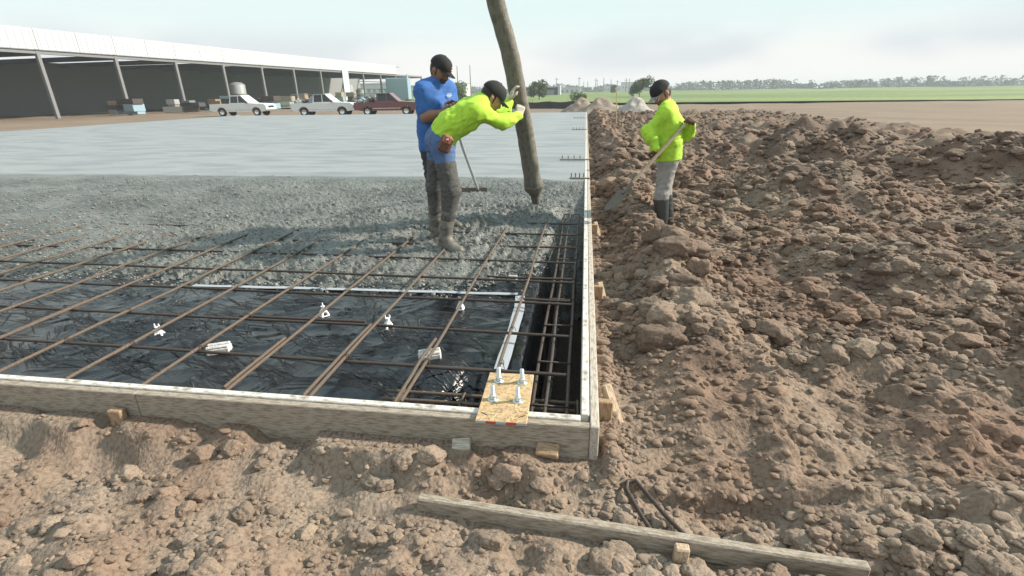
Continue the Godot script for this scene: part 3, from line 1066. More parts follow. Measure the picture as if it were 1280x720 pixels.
func wobble(a: Vector3, b: Vector3, rng: RandomNumberGenerator, amp := 0.008) -> Array:
	var o := []
	var k := maxi(3, int(a.distance_to(b) / 0.6))
	for i in k + 1:
		o.append(a.lerp(b, float(i) / k) + Vector3(rng.randf_range(-amp, amp), rng.randf_range(-amp, amp) * 0.5, rng.randf_range(-amp, amp)))
	return o

func cage(label: String, a: Vector3, b: Vector3, w: float, top: float, bot: float, rng: RandomNumberGenerator, step := 0.46, m: Material = M.bar_dark) -> void:
	var t := thing("rebar_cage", label, "rebar cage", a)
	var d := b - a
	var l := d.length()
	d /= l
	var s := d.cross(Vector3.UP).normalized()
	for q in [[-0.5, top], [0.5, top], [-0.5, bot], [0.5, bot], [-0.12, top + 0.004]]:
		part("rebar", bar_mesh(wobble(s * w * q[0] + Vector3.UP * (q[1] - a.y), d * l + s * w * q[0] + Vector3.UP * (q[1] - a.y), rng, 0.006), 0.0098), m, t)
	var n := int(l / step)
	for i in n + 1:
		var o := d * (i * step + 0.1 + rng.randf_range(-0.03, 0.03))
		var p := []
		for q in [[-0.5, 1], [0.5, 1], [0.5, 0], [-0.5, 0], [-0.5, 1], [-0.3, 1]]:
			p.append(o + s * (w * q[0] * 1.08) + Vector3.UP * ((top if q[1] else bot) + (0.012 if q[1] else -0.012) - a.y) + d * rng.randf_range(-0.008, 0.008))
		part("stirrup", bar_mesh(p, 0.006, 6), m, t)

func pickup(label: String, at: Vector3, turn: float, paint: Material, rack: bool, rng: RandomNumberGenerator) -> Node3D:
	var t := thing("pickup_truck", label, "pickup truck", at)
	t.rotation.y = turn
	# local: +x forward, y up from the ground, z to its right
	var arch := func(cx: float) -> Array:
		var o := []
		for i in 9:
			var a := PI * i / 8.0
			o.append(Vector2(cx - cos(a) * 0.47, 0.42 + sin(a) * 0.42))
		return o
	var low := PackedVector2Array([Vector2(-2.85, 0.5), Vector2(-2.3, 0.42)])
	low.append_array(PackedVector2Array(arch.call(-1.72)))
	low.append_array(PackedVector2Array(arch.call(1.82)))
	low.append_array(PackedVector2Array([Vector2(2.4, 0.42), Vector2(2.82, 0.48), Vector2(2.88, 0.75), Vector2(2.84, 1.02), Vector2(2.6, 1.12), Vector2(1.25, 1.2), Vector2(0.95, 1.18), Vector2(-0.8, 1.16), Vector2(-0.86, 1.15), Vector2(-2.86, 1.13), Vector2(-2.9, 0.8)]))
	var mb := MB.new()
	mb.prism(low, -0.93, 0.93)
	var body := part("body", mb.mesh(), paint, t)
	var cab := MB.new()
	# cab: narrower at the roof
	var lowq := [Vector2(-0.82, 1.15), Vector2(1.2, 1.18)]
	var topq := [Vector2(-0.74, 1.9), Vector2(0.36, 1.92)]
	for sg in [-1.0, 1.0]:
		cab.quad(Vector3(lowq[0].x, lowq[0].y, sg * 0.9), Vector3(lowq[1].x, lowq[1].y, sg * 0.88), Vector3(topq[1].x, topq[1].y, sg * 0.7), Vector3(topq[0].x, topq[0].y, sg * 0.7), Vector3(0, 1.5, 0))
	cab.quad(Vector3(1.2, 1.18, -0.88), Vector3(1.2, 1.18, 0.88), Vector3(0.36, 1.92, 0.7), Vector3(0.36, 1.92, -0.7), Vector3(0, 1.4, 0))
	cab.quad(Vector3(-0.82, 1.15, -0.9), Vector3(-0.82, 1.15, 0.9), Vector3(-0.74, 1.9, 0.7), Vector3(-0.74, 1.9, -0.7), Vector3(0, 1.4, 0))
	cab.quad(Vector3(-0.74, 1.9, -0.7), Vector3(-0.74, 1.9, 0.7), Vector3(0.36, 1.92, 0.7), Vector3(0.36, 1.92, -0.7), Vector3(0, 1.4, 0))
	part("cab", cab.mesh(), paint, t)
	for sg in [-1.0, 1.0]:
		for w in [[[-0.7, 1.22], [0.06, 1.23], [0.02, 1.83], [-0.67, 1.82]], [[0.14, 1.23], [1.0, 1.24], [0.36, 1.84], [0.1, 1.84]]]:
			var g := MB.new()
			var p := []
			for e in w:
				var k: float = (e[1] - 1.15) / 0.76
				p.append(Vector3(e[0], e[1], sg * (lerpf(0.9, 0.7, k) + 0.008)))
			g.quad(p[0], p[1], p[2], p[3], Vector3(0, 1.45, 0))
			part("window", g.mesh(), M.car_glass, t)
		var d := MB.new()
		d.box(Vector3(1.02, 0.62, 0.02), Transform3D(Basis(), Vector3(0.58, 0.84, sg * 0.935)), 0.008)
		part("door", d.mesh(), paint, t)
		var tr := MB.new()
		tr.box(Vector3(2.5, 0.05, 0.02), Transform3D(Basis(), Vector3(0.05, 0.62, sg * 0.945)), 0.006)
		part("side_trim", tr.mesh(), M.chrome, t)
		var hl := MB.new()
		hl.box(Vector3(0.06, 0.16, 0.34), Transform3D(Basis(), Vector3(2.86, 0.86, sg * 0.68)), 0.02)
		part("headlight", hl.mesh(), M.lamp_clear, t)
		var tl := MB.new()
		tl.box(Vector3(0.05, 0.34, 0.16), Transform3D(Basis(), Vector3(-2.88, 0.92, sg * 0.84)), 0.015)
		part("taillight", tl.mesh(), M.lamp_red, t)
		var mr := MB.new()
		mr.box(Vector3(0.12, 0.2, 0.2), Transform3D(Basis(), Vector3(0.98, 1.28, sg * 1.03)), 0.03)
		part("mirror", mr.mesh(), M.black, t)
		for wx in [-1.72, 1.82]:
			var wm := MB.new()
			var xf := Transform3D(Basis(Vector3.RIGHT, PI / 2 * sg), Vector3(wx, 0.38, sg * 0.8))
			wm.lathe([Vector2(0.2, -0.12), Vector2(0.33, -0.12), Vector2(0.38, -0.08), Vector2(0.38, 0.08), Vector2(0.33, 0.12), Vector2(0.22, 0.12)], xf, 20)
			var wh := part("wheel", wm.mesh(), M.tyre, t)
			var rm := MB.new()
			rm.lathe([Vector2(0.0, 0.06), Vector2(0.08, 0.08), Vector2(0.2, 0.1), Vector2(0.225, 0.125), Vector2(0.235, 0.1)], xf, 16)
			part("rim", rm.mesh(), M.chrome, wh)
	var bm := MB.new()
	bm.box(Vector3(0.14, 0.18, 1.9), Transform3D(Basis(), Vector3(2.92, 0.55, 0)), 0.03)
	part("front_bumper", bm.mesh(), M.chrome, t)
	var rb := MB.new()
	rb.box(Vector3(0.16, 0.18, 1.86), Transform3D(Basis(), Vector3(-2.97, 0.55, 0)), 0.03)
	part("rear_bumper", rb.mesh(), M.chrome, t)
	var gr := MB.new()
	gr.box(Vector3(0.05, 0.2, 0.98), Transform3D(Basis(), Vector3(2.87, 0.86, 0)), 0.01)
	part("grille", gr.mesh(), M.black, t)
	if rack:
		var rk := MB.new()
		for sg in [-1.0, 1.0]:
			for px in [-2.7, -1.8, -0.95]:
				rk.tube([Vector3(px, 1.12, sg * 0.84), Vector3(px, 1.86, sg * 0.84)], [0.025], 6)
			rk.tube([Vector3(-2.8, 1.86, sg * 0.84), Vector3(0.4, 1.88, sg * 0.84)], [0.028], 6)
		for px in [-2.7, -1.8, -0.95, 0.3]:
			rk.tube([Vector3(px, 1.88, -0.86), Vector3(px, 1.88, 0.86)], [0.022], 6)
		part("ladder_rack", rk.mesh(), M.steel_grey, t)
		for i in 26:
			var tl := MB.new()
			var p := Vector3(rng.randf_range(-2.6, -1.0), rng.randf_range(1.1, 1.45), rng.randf_range(-0.6, 0.6))
			if i % 3 == 0:
				tl.tube([p, p + Vector3(rng.randf_range(-0.5, 0.5), rng.randf_range(0.1, 0.4), rng.randf_range(-0.2, 0.2))], [0.03], 6)
			else:
				tl.box(Vector3(rng.randf_range(0.15, 0.5), rng.randf_range(0.12, 0.35), rng.randf_range(0.15, 0.4)), Transform3D(Basis.from_euler(Vector3(rng.randf(), rng.randf() * 3.0, rng.randf())), p), 0.02)
			part("tool", tl.mesh(), [M.steel_dark, M.steel_grey, M.board_old, M.cream, M.blue_grey][i % 5], t)
	return t

func leafy(called: String, label: String, cat: String, at: Vector3, h: float, w: float, n: int, leaf: float, rng: RandomNumberGenerator, group := "", mt := "leaf") -> void:
	var t := thing(called, label, cat, at, group)
	var tk := MB.new()
	tk.tube([Vector3(0, -0.2, 0), Vector3(w * 0.03, h * 0.3, 0), Vector3(0, h * 0.6, w * 0.02), Vector3(w * 0.02, h * 0.85, 0)], [h * 0.03, h * 0.022, h * 0.014, h * 0.005], 7)
	for i in 7:
		var a := rng.randf() * TAU
		var y := h * rng.randf_range(0.2, 0.6)
		tk.tube([Vector3(0, y, 0), Vector3(cos(a) * w * 0.2, y + h * 0.13, sin(a) * w * 0.2), Vector3(cos(a) * w * 0.38, y + h * 0.2, sin(a) * w * 0.38)], [h * 0.01, h * 0.007, h * 0.003], 5)
	part("trunk", tk.mesh(), M.bark, t)
	var lm := MB.new()
	var s := Vector3(1, 0, 0)
	lm.tri(Vector3(-1, 0, 0), Vector3(0, 0.25, 0.45), Vector3(1, 0, 0), Vector3.UP, Vector3.UP, Vector3.UP)
	lm.tri(Vector3(-1, 0, 0), Vector3(1, 0, 0), Vector3(0, 0.25, -0.45), Vector3.UP, Vector3.UP, Vector3.UP)
	var blobs := []
	for i in 9:
		var a := rng.randf() * TAU
		var rr := sqrt(rng.randf()) * w * 0.36
		blobs.append([Vector3(cos(a) * rr, h * rng.randf_range(0.28, 0.84), sin(a) * rr), w * rng.randf_range(0.14, 0.26)])
	var xs := []
	var cs := []
	for i in n:
		var b: Array = blobs[rng.randi() % 9]
		var d: Vector3 = Vector3(rng.randfn(), rng.randfn() * 0.8, rng.randfn()).normalized() * b[1] * pow(rng.randf(), 0.4)
		xs.append(Transform3D(Basis.from_euler(Vector3(rng.randf() * 6.28, rng.randf() * 6.28, rng.randf() * 6.28)).scaled(Vector3.ONE * leaf * rng.randf_range(0.6, 1.3)), b[0] + d))
		var g := rng.randf_range(0.65, 1.25)
		cs.append(Color(g * rng.randf_range(0.85, 1.2), g, g * 0.9))
	scatter("crown", lm.mesh(), M[mt], xs, cs, "", "", t)

func bolt_mesh(h: float) -> MB:
	var mb := MB.new()
	mb.lathe([Vector2(0.0, h), Vector2(0.0075, h), Vector2(0.009, h - 0.002), Vector2(0.009, -0.03)], Transform3D(), 12)
	var y := 0.03
	while y < h - 0.004:
		mb.lathe([Vector2(0.009, y), Vector2(0.0103, y + 0.0012), Vector2(0.009, y + 0.0024)], Transform3D(), 12)
		y += 0.0034
	return mb

func nut_mesh() -> MB:
	var mb := MB.new()
	mb.lathe([Vector2(0.0095, 0.026), Vector2(0.0135, 0.026), Vector2(0.0165, 0.0235), Vector2(0.0165, 0.0075), Vector2(0.0135, 0.005), Vector2(0.0095, 0.005)], Transform3D(), 6)
	return mb

func washer_mesh() -> MB:
	var mb := MB.new()
	mb.lathe([Vector2(0.008, 0.0045), Vector2(0.0235, 0.0045), Vector2(0.025, 0.003), Vector2(0.025, 0.0), Vector2(0.008, 0.0)], Transform3D(), 20)
	return mb

func chair_thing(at: Vector3, turn: float, label: String, sc := 1.0) -> void:
	# white plastic bar support: flared foot with slots, waist and a forked head
	var t := thing("rebar_chair", label, "rebar chair", at, "white plastic rebar chairs")
	t.rotation.y = turn
	t.scale = Vector3.ONE * sc
	var b := MB.new()
	for i in 4:
		var a := TAU * i / 4.0 + 0.4
		var d := Vector3(cos(a), 0, sin(a))
		b.tube([d * 0.036 + Vector3(0, 0.002, 0), d * 0.03 + Vector3(0, 0.02, 0), d * 0.014 + Vector3(0, 0.048, 0)], [0.009, 0.0085, 0.008], 8)
	b.lathe([Vector2(0.03, 0.004), Vector2(0.037, 0.004), Vector2(0.038, 0.009), Vector2(0.031, 0.011), Vector2(0.03, 0.004)], Transform3D(), 18)
	part("foot", b.mesh(), M.white_plastic, t)
	var nk := MB.new()
	nk.lathe([Vector2(0.022, 0.036), Vector2(0.018, 0.05), Vector2(0.0125, 0.062), Vector2(0.012, 0.074), Vector2(0.016, 0.08), Vector2(0.0, 0.082)], Transform3D(), 14)
	part("neck", nk.mesh(), M.white_plastic, t)
	for s in [-1.0, 1.0]:
		var pr := MB.new()
		pr.tube([Vector3(0.01 * s, 0.076, 0), Vector3(0.016 * s, 0.088, 0), Vector3(0.013 * s, 0.102, 0)], [0.006, 0.005, 0.0035], 7)
		part("prong", pr.mesh(), M.white_plastic, t)

func block_thing(at: Vector3, turn: float, tilt: float, size: Vector3, label: String) -> void:
	var t := thing("concrete_block", label, "spacer block", at, "white concrete spacer blocks")
	t.rotation = Vector3(tilt, turn, tilt * 0.5)
	var mb := MB.new()
	mb.box(size * Vector3(1, 0.8, 1), Transform3D(Basis(), Vector3(0, size.y * 0.4, 0)), size.y * 0.14)
	part("block", mb.mesh(), M.white_block, t)
	for s in [-1.0, 1.0]:
		var rg := MB.new()
		rg.box(Vector3(size.x * 0.96, size.y * 0.26, size.z * 0.3), Transform3D(Basis(), Vector3(0, size.y * 0.86, s * size.z * 0.3)), size.y * 0.09)
		part("ridge", rg.mesh(), M.white_block, t)

# ---------------------------------------------------------------- the scene
func _ready() -> void:
	# camera
	var cam := Camera3D.new()
	cam.name = "camera"
	cam.fov = rad_to_deg(2.0 * atan(360.0 / 620.0))
	cam.near = 0.05
	cam.far = 6000.0
	cam.transform = Transform3D(Basis(Vector3.UP, deg_to_rad(8.25)) * Basis(Vector3.RIGHT, deg_to_rad(-21.5)) * Basis(Vector3.BACK, deg_to_rad(-0.9)), Vector3(0, 1.35, 0))
	add_child(cam)
	cam.current = true
	# sky and sun: bright thin overcast, brightest ahead on the right
	var env := Environment.new()
	env.background_mode = Environment.BG_SKY
	env.tonemap_mode = Environment.TONE_MAPPER_LINEAR
	env.tonemap_exposure = 1.62
	env.sdfgi_enabled = true
	env.ssao_enabled = true
	env.ssil_enabled = true
	env.fog_enabled = true
	env.fog_density = 0.0008
	env.fog_light_color = Color(0.86, 0.9, 0.93)
	var sky := Sky.new()
	var sm := PanoramaSkyMaterial.new()
	sm.panorama = make_sky()
	sky.sky_material = sm
	env.sky = sky
	var we := WorldEnvironment.new()
	we.name = "world_environment"
	we.environment = env
	add_child(we)
	var sun := DirectionalLight3D.new()
	sun.name = "sun"
	sun.light_color = Color(1.0, 0.95, 0.88)
	sun.light_energy = 1.6
	sun.light_angular_distance = 2.5
	sun.shadow_enabled = true
	sun.basis = Basis.looking_at(Vector3(-0.80, -0.52, 0.22))
	add_child(sun)

	n_a = noise(101, 1.0, 3); n_b = noise(102, 0.6, 3); n_c = noise(103, 8.0, 3); n_d = noise(104, 22.0, 3)
	n_f = noise(113, 8.0, 1); n_g = noise(114, 22.0, 1)
	c_a = noise(105, 5.0, 1, FastNoiseLite.TYPE_CELLULAR)
	c_b = noise(106, 11.0, 1, FastNoiseLite.TYPE_CELLULAR)
	c_c = noise(107, 26.0, 1, FastNoiseLite.TYPE_CELLULAR)
	make_materials()
	build_ground()
	build_forms()
	build_steel()
	build_far()
	build_workers()
	build_small()

func make_sky() -> ImageTexture:
	var w := 512
	var h := 256
	var im := Image.create(w, h, false, Image.FORMAT_RGBF)
	var nz := noise(7, 1.0, 4)
	for j in h:
		var el := (0.5 - (j + 0.5) / h) * PI
		for i in w:
			var az := ((i + 0.5) / w - 0.5) * TAU     # 0 ahead (-z), positive to the right
			var d := Vector3(sin(az) * cos(el), sin(el), -cos(az) * cos(el))
			var c := Color(0.98, 0.97, 0.94).lerp(Color(0.80, 0.95, 0.935), ss(0.04, 0.13, d.y)).lerp(Color(0.58, 0.84, 0.93), ss(0.2, 0.8, d.y))
			var side := 0.5 + 0.5 * cos(az - 0.75)
			c = c.lerp(Color(1.05, 1.05, 1.03), pow(side, 2.5) * 0.75)
			# grey-blue cloud banks low down
			var q := nz.get_noise_3d(d.x * 2.2, d.y * 11.0, d.z * 2.2)
			var bank := ss(-0.15, 0.3, q) * ss(0.015, 0.045, d.y) * (1.0 - ss(0.07, 0.12, d.y))
			c = c.lerp(Color(0.64, 0.71, 0.77), bank * 0.6)
			var hi := ss(0.05, 0.5, nz.get_noise_3d(d.x * 3.0 + 9.0, d.y * 5.0, d.z * 3.0)) * ss(0.2, 0.4, d.y)
			c = c.lerp(Color(1.0, 1.02, 1.02), hi * 0.12)
			if d.y < 0.0:
				c = Color(0.3, 0.28, 0.25)
			im.set_pixel(i, j, c * 0.62)
	return ImageTexture.create_from_image(im)

func build_ground() -> void:
	# wide lot of bare soil and the green field beyond it, to the horizon
	var f := func(x, z): return -0.42 + 0.12 * n_b.get_noise_2d(x * 0.25, z * 0.25)
	var inside := func(x, z): return x > -27.5 and x < 11.0 and z > -36.0 and z < 2.0
	var xs := PackedFloat32Array()
	for x in line(-160, -28, -28, 1.5, 0.06): xs.append(-188.0 - x)
	xs = PackedFloat32Array()
	for i in range(-60, 61): xs.append(signf(i) * (absf(i) * 0.7 + pow(absf(i) / 60.0, 3.0) * 160.0) )
	var zs := PackedFloat32Array()
	for i in 60: zs.append(40.0 - i * 2.2)
	struct("ground", field(xs, zs, f, inside, func(x, y, z): return soil_tint(x * 0.35, y, minf(z, -3.0)).lerp(Color(0.28, 0.23, 0.17), 0.45)), M.soil)
	var gf := func(x, z): return -0.36 + (0.25 + 1.1 * ss(-90.0, -260.0, z)) * (0.6 + 0.8 * n_b.get_noise_2d(x * 0.02, z * 0.02))
	var gx := PackedFloat32Array()
	for i in range(-50, 51): gx.append(signf(i) * pow(absf(i) / 50.0, 2.0) * 2500.0)
	var gz := line(-72.0, -2600.0, -72.0, 3.0, 0.05)
	var gm := mat(1, 1, 1, 0.95)
	gm.vertex_color_use_as_albedo = true
	gm.albedo_texture = ntex(88, 0.03, 4, ramp([[0.0, Color(0.7, 0.72, 0.6)], [1.0, Color(1, 1, 0.95)]]))
	tri_mat(gm, Vector3(0.05, 0.05, 0.05), true)
	struct("field", field(gx, gz, gf, null, func(x, y, z): return Color(0.12, 0.20, 0.06).lerp(Color(0.24, 0.30, 0.105), clampf(0.5 + 1.2 * n_b.get_noise_2d(x * 0.012, z * 0.06) + 0.4 * n_a.get_noise_2d(x * 0.2, z * 0.3), 0.0, 1.0))), gm)
	# soil by the form, in front of the corner, and the heap
	var dx := line(-9.5, -1.3, -1.3, 0.018, 0.02)
	dx.append_array(line(-1.28, 2.0, 0.3, 0.016, 0.0))
	dx.append_array(line(2.02, 12.0, 2.0, 0.022, 0.022))
	var dz := line(1.6, -3.4, -2.0, 0.0165, 0.004)
	dz.append_array(line(-3.42, -38.0, -3.4, 0.019, 0.012))
	var cut := func(x, z): return z < -1.845 and x < 0.09
	struct("dirt", field(dx, dz, soil_h, cut, soil_tint), M.soil)
	# walls and bottom of the trenches
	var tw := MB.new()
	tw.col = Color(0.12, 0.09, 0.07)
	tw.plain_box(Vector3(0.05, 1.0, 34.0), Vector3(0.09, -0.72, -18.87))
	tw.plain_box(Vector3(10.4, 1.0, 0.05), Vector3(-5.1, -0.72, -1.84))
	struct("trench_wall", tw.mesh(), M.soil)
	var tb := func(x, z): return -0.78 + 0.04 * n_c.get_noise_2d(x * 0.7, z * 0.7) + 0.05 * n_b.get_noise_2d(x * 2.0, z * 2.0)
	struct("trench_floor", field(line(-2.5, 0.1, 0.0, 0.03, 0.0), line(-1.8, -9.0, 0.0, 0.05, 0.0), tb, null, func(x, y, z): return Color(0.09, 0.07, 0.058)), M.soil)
	# plastic sheet under the bars
	var px := line(-0.17, -3.2, -1.2, 0.0125, 0.0006)
	px.append_array(line(-3.22, -11.0, -3.2, 0.016, 0.012))
	px.reverse()
	var pz := line(-1.87, -4.7, -2.2, 0.0125, 0.001)
	var off := func(x, z):
		var e := 0.05 * n_c.get_noise_2d(x * 0.4, z * 0.4)
		return z > -1.888 or (z > -2.30 + e and x > -0.66 + e - (z + 2.33) * 0.5)
	var sh := struct("plastic_sheet", field(px, pz, sheet_h, off, sheet_tint), M.plastic, "structure")
	# finished slab
	var back := func(x: float) -> float: return -8.25 - 0.22 * ss(-0.5, -1.2, x) + 0.10 * n_a.get_noise_1d(x * 2.0)
	var v := PackedVector3Array()
	var idx := PackedInt32Array()
	var sx := line(0.028, -27.0, 0.0, 0.12, 0.012)
	var rows := 90
	for i in sx.size():
		var z0: float = back.call(sx[i])
		for j in rows:
			var z := lerpf(z0, -37.2, pow(float(j) / (rows - 1), 1.6))
			var y := 0.0008 * n_b.get_noise_2d(sx[i] * 0.35, z * 0.6) - 0.03 * pow(1.0 - minf(1.0, j / 3.0), 2.0)
			v.append(Vector3(sx[i], y, z))
	for i in sx.size() - 1:
		for j in rows - 1:
			var a := i * rows + j
			idx.append_array(PackedInt32Array([a, a + rows, a + 1, a + 1, a + rows, a + rows + 1]))
	# the sheet runs to -x and -z, so this order shows its top
	var fs := PackedInt32Array()
	for i in range(0, idx.size(), 3):
		fs.append_array(PackedInt32Array([idx[i], idx[i + 2], idx[i + 1]]))
	struct("slab", indexed(v, fs), M.slab)
	var edge := MB.new()
	edge.plain_box(Vector3(27.0, 0.5, 0.06), Vector3(-13.4, -0.26, -37.2))
	edge.plain_box(Vector3(0.06, 0.5, 40.0), Vector3(-27.0, -0.26, -18.0))
	struct("slab_edge", edge.mesh(), M.white_block)
	# freshly placed concrete
	var cx := line(0.03, -4.4, -1.0, 0.0155, 0.001)
	cx.append_array(line(-4.43, -26.9, -4.4, 0.024, 0.02))
	cx.reverse()
	var cz := line(-3.1, -6.6, -4.0, 0.0155, 0.0012)
	cz.append_array(line(-6.62, -9.0, -6.6, 0.022, 0.010))
	var gone := func(x, z): return z > pour_front(x) + 0.12 or z < back.call(x) - 0.5
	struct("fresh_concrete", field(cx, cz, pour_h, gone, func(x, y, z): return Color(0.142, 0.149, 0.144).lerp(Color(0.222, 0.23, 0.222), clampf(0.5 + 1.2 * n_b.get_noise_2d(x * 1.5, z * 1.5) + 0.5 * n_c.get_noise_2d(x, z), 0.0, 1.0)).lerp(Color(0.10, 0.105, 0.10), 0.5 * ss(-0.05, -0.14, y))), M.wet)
	# stones standing out of the fresh concrete
	var rng := RandomNumberGenerator.new()
	rng.seed = 11
	for kind in 3:
		var xs2 := []
		var cs := []
		for i in 9000:
			var x := 0.0 - pow(rng.randf(), 1.5) * 9.0
			var z := lerpf(-3.45, -8.2, pow(rng.randf(), 1.3))
			if i % 5 == 0:
				x = -4.0 - rng.randf() * 12.0
				z = -3.8 - rng.randf() * 4.4
				if z < back.call(x) + 0.1:
					continue
			if z > pour_front(x) + 0.1 + rng.randf_range(-0.1, 0.28) * float(i % 9 == 0) or (z < -6.8 and rng.randf() < 0.2):
				continue
			var s := rng.randf_range(0.005, 0.013) * (1.7 if rng.randf() < 0.06 else 1.0)
			var y := pour_h(x, z)
			if x < -0.3:
				y = maxf(y, sheet_h(x, z))
			xs2.append(Transform3D(Basis.from_euler(Vector3(rng.randf() * 6, rng.randf() * 6, 0)).scaled(Vector3(s, s * rng.randf_range(0.6, 0.9), s * rng.randf_range(0.7, 1.1))), Vector3(x, y + s * 0.08, z)))
			var g := rng.randf_range(0.8, 1.22)
			cs.append(Color(g, g, g * 0.98))
		scatter("concrete_aggregate", chunk(1, 8, 0.25, 60 + kind), M.pebble, xs2, cs, "wet stones standing out of the freshly poured concrete", "gravel")
	# clods of soil
	for kind in 5:
		var xs2 := []
		var cs := []
		var big := kind >= 3
		for i in (2600 if big else 13000):
			var x: float
			var z: float
			if i % 4 == 0:
				x = 1.5 - pow(rng.randf(), 1.5) * 6.0
				z = rng.randf_range(-1.75, -0.2)
			else:
				z = -1.2 - pow(rng.randf(), 1.5) * 10.0
				x = 0.15 + pow(rng.randf(), 1.3) * (1.0 + absf(z) * 0.8)
			if x < 0.2 and z < -1.75 and x < 0.16:
				continue
			if absf(z + 1.46 - 0.073 * x) < 0.06 and x < 1.05:
				continue
			var trod := ss(0.16, 0.3, x) * ss(-3.0, -2.4, z) * (1.0 - ss(-1.66, -1.5, z))
			if z > -1.75 and x < 0.35 and rng.randf() < 0.15 + 0.9 * n_b.get_noise_2d(x * 2.0 + 70.0, z * 2.0):
				continue
			if rng.randf() < trod * 0.75:
				continue
			var s := rng.randf_range(0.005, 0.017) * (1.8 if rng.randf() < 0.1 else 1.0)
			if big:
				s = 0.018 + pow(rng.randf(), 2.5) * 0.05
				if z > -1.7:
					s *= 0.7
				elif rng.randf() < exp(-pow((x - 0.6) / 0.3, 2.0)) * 0.6:
					s *= rng.randf_range(1.3, 2.1)
				if s > 0.045 and x > 0.15 and x < 1.25 and z < -4.3 and z > -6.4:
					s *= 0.5
				if trod > 0.4 or (x < 0.21 and z < -1.7):
					continue
			s *= 1.0 + 0.05 * absf(z)
			if z > -1.75 and x < 0.35 and not big:
				s *= 0.75
			if i % 3 == 0 and i > (1300 if big else 6500):
				z = -7.0 - rng.randf() * 29.0
				x = 0.3 + pow(rng.randf(), 1.4) * 11.0
				s = rng.randf_range(0.03, 0.09) * (1.5 if big else 0.8)
			var y := soil_h(x, z)
			xs2.append(Transform3D(Basis.from_euler(Vector3(rng.randf() * 6, rng.randf() * 6, 0)).scaled(Vector3(s * rng.randf_range(0.9, 1.5), s * rng.randf_range(0.6, 0.95), s)), Vector3(x, y + s * 0.15, z)))
			var g := rng.randf_range(0.85, 1.25)
			var c := soil_tint(x, y, z)
			cs.append(Color(c.r * g, c.g * g, c.b * g))
		scatter("soil_clods", chunk(3 if big else 2, 11 if big else 7, 0.22, 70 + kind), M.clod, xs2, cs, "loose clods and crumbs of dug brown soil", "soil clods")

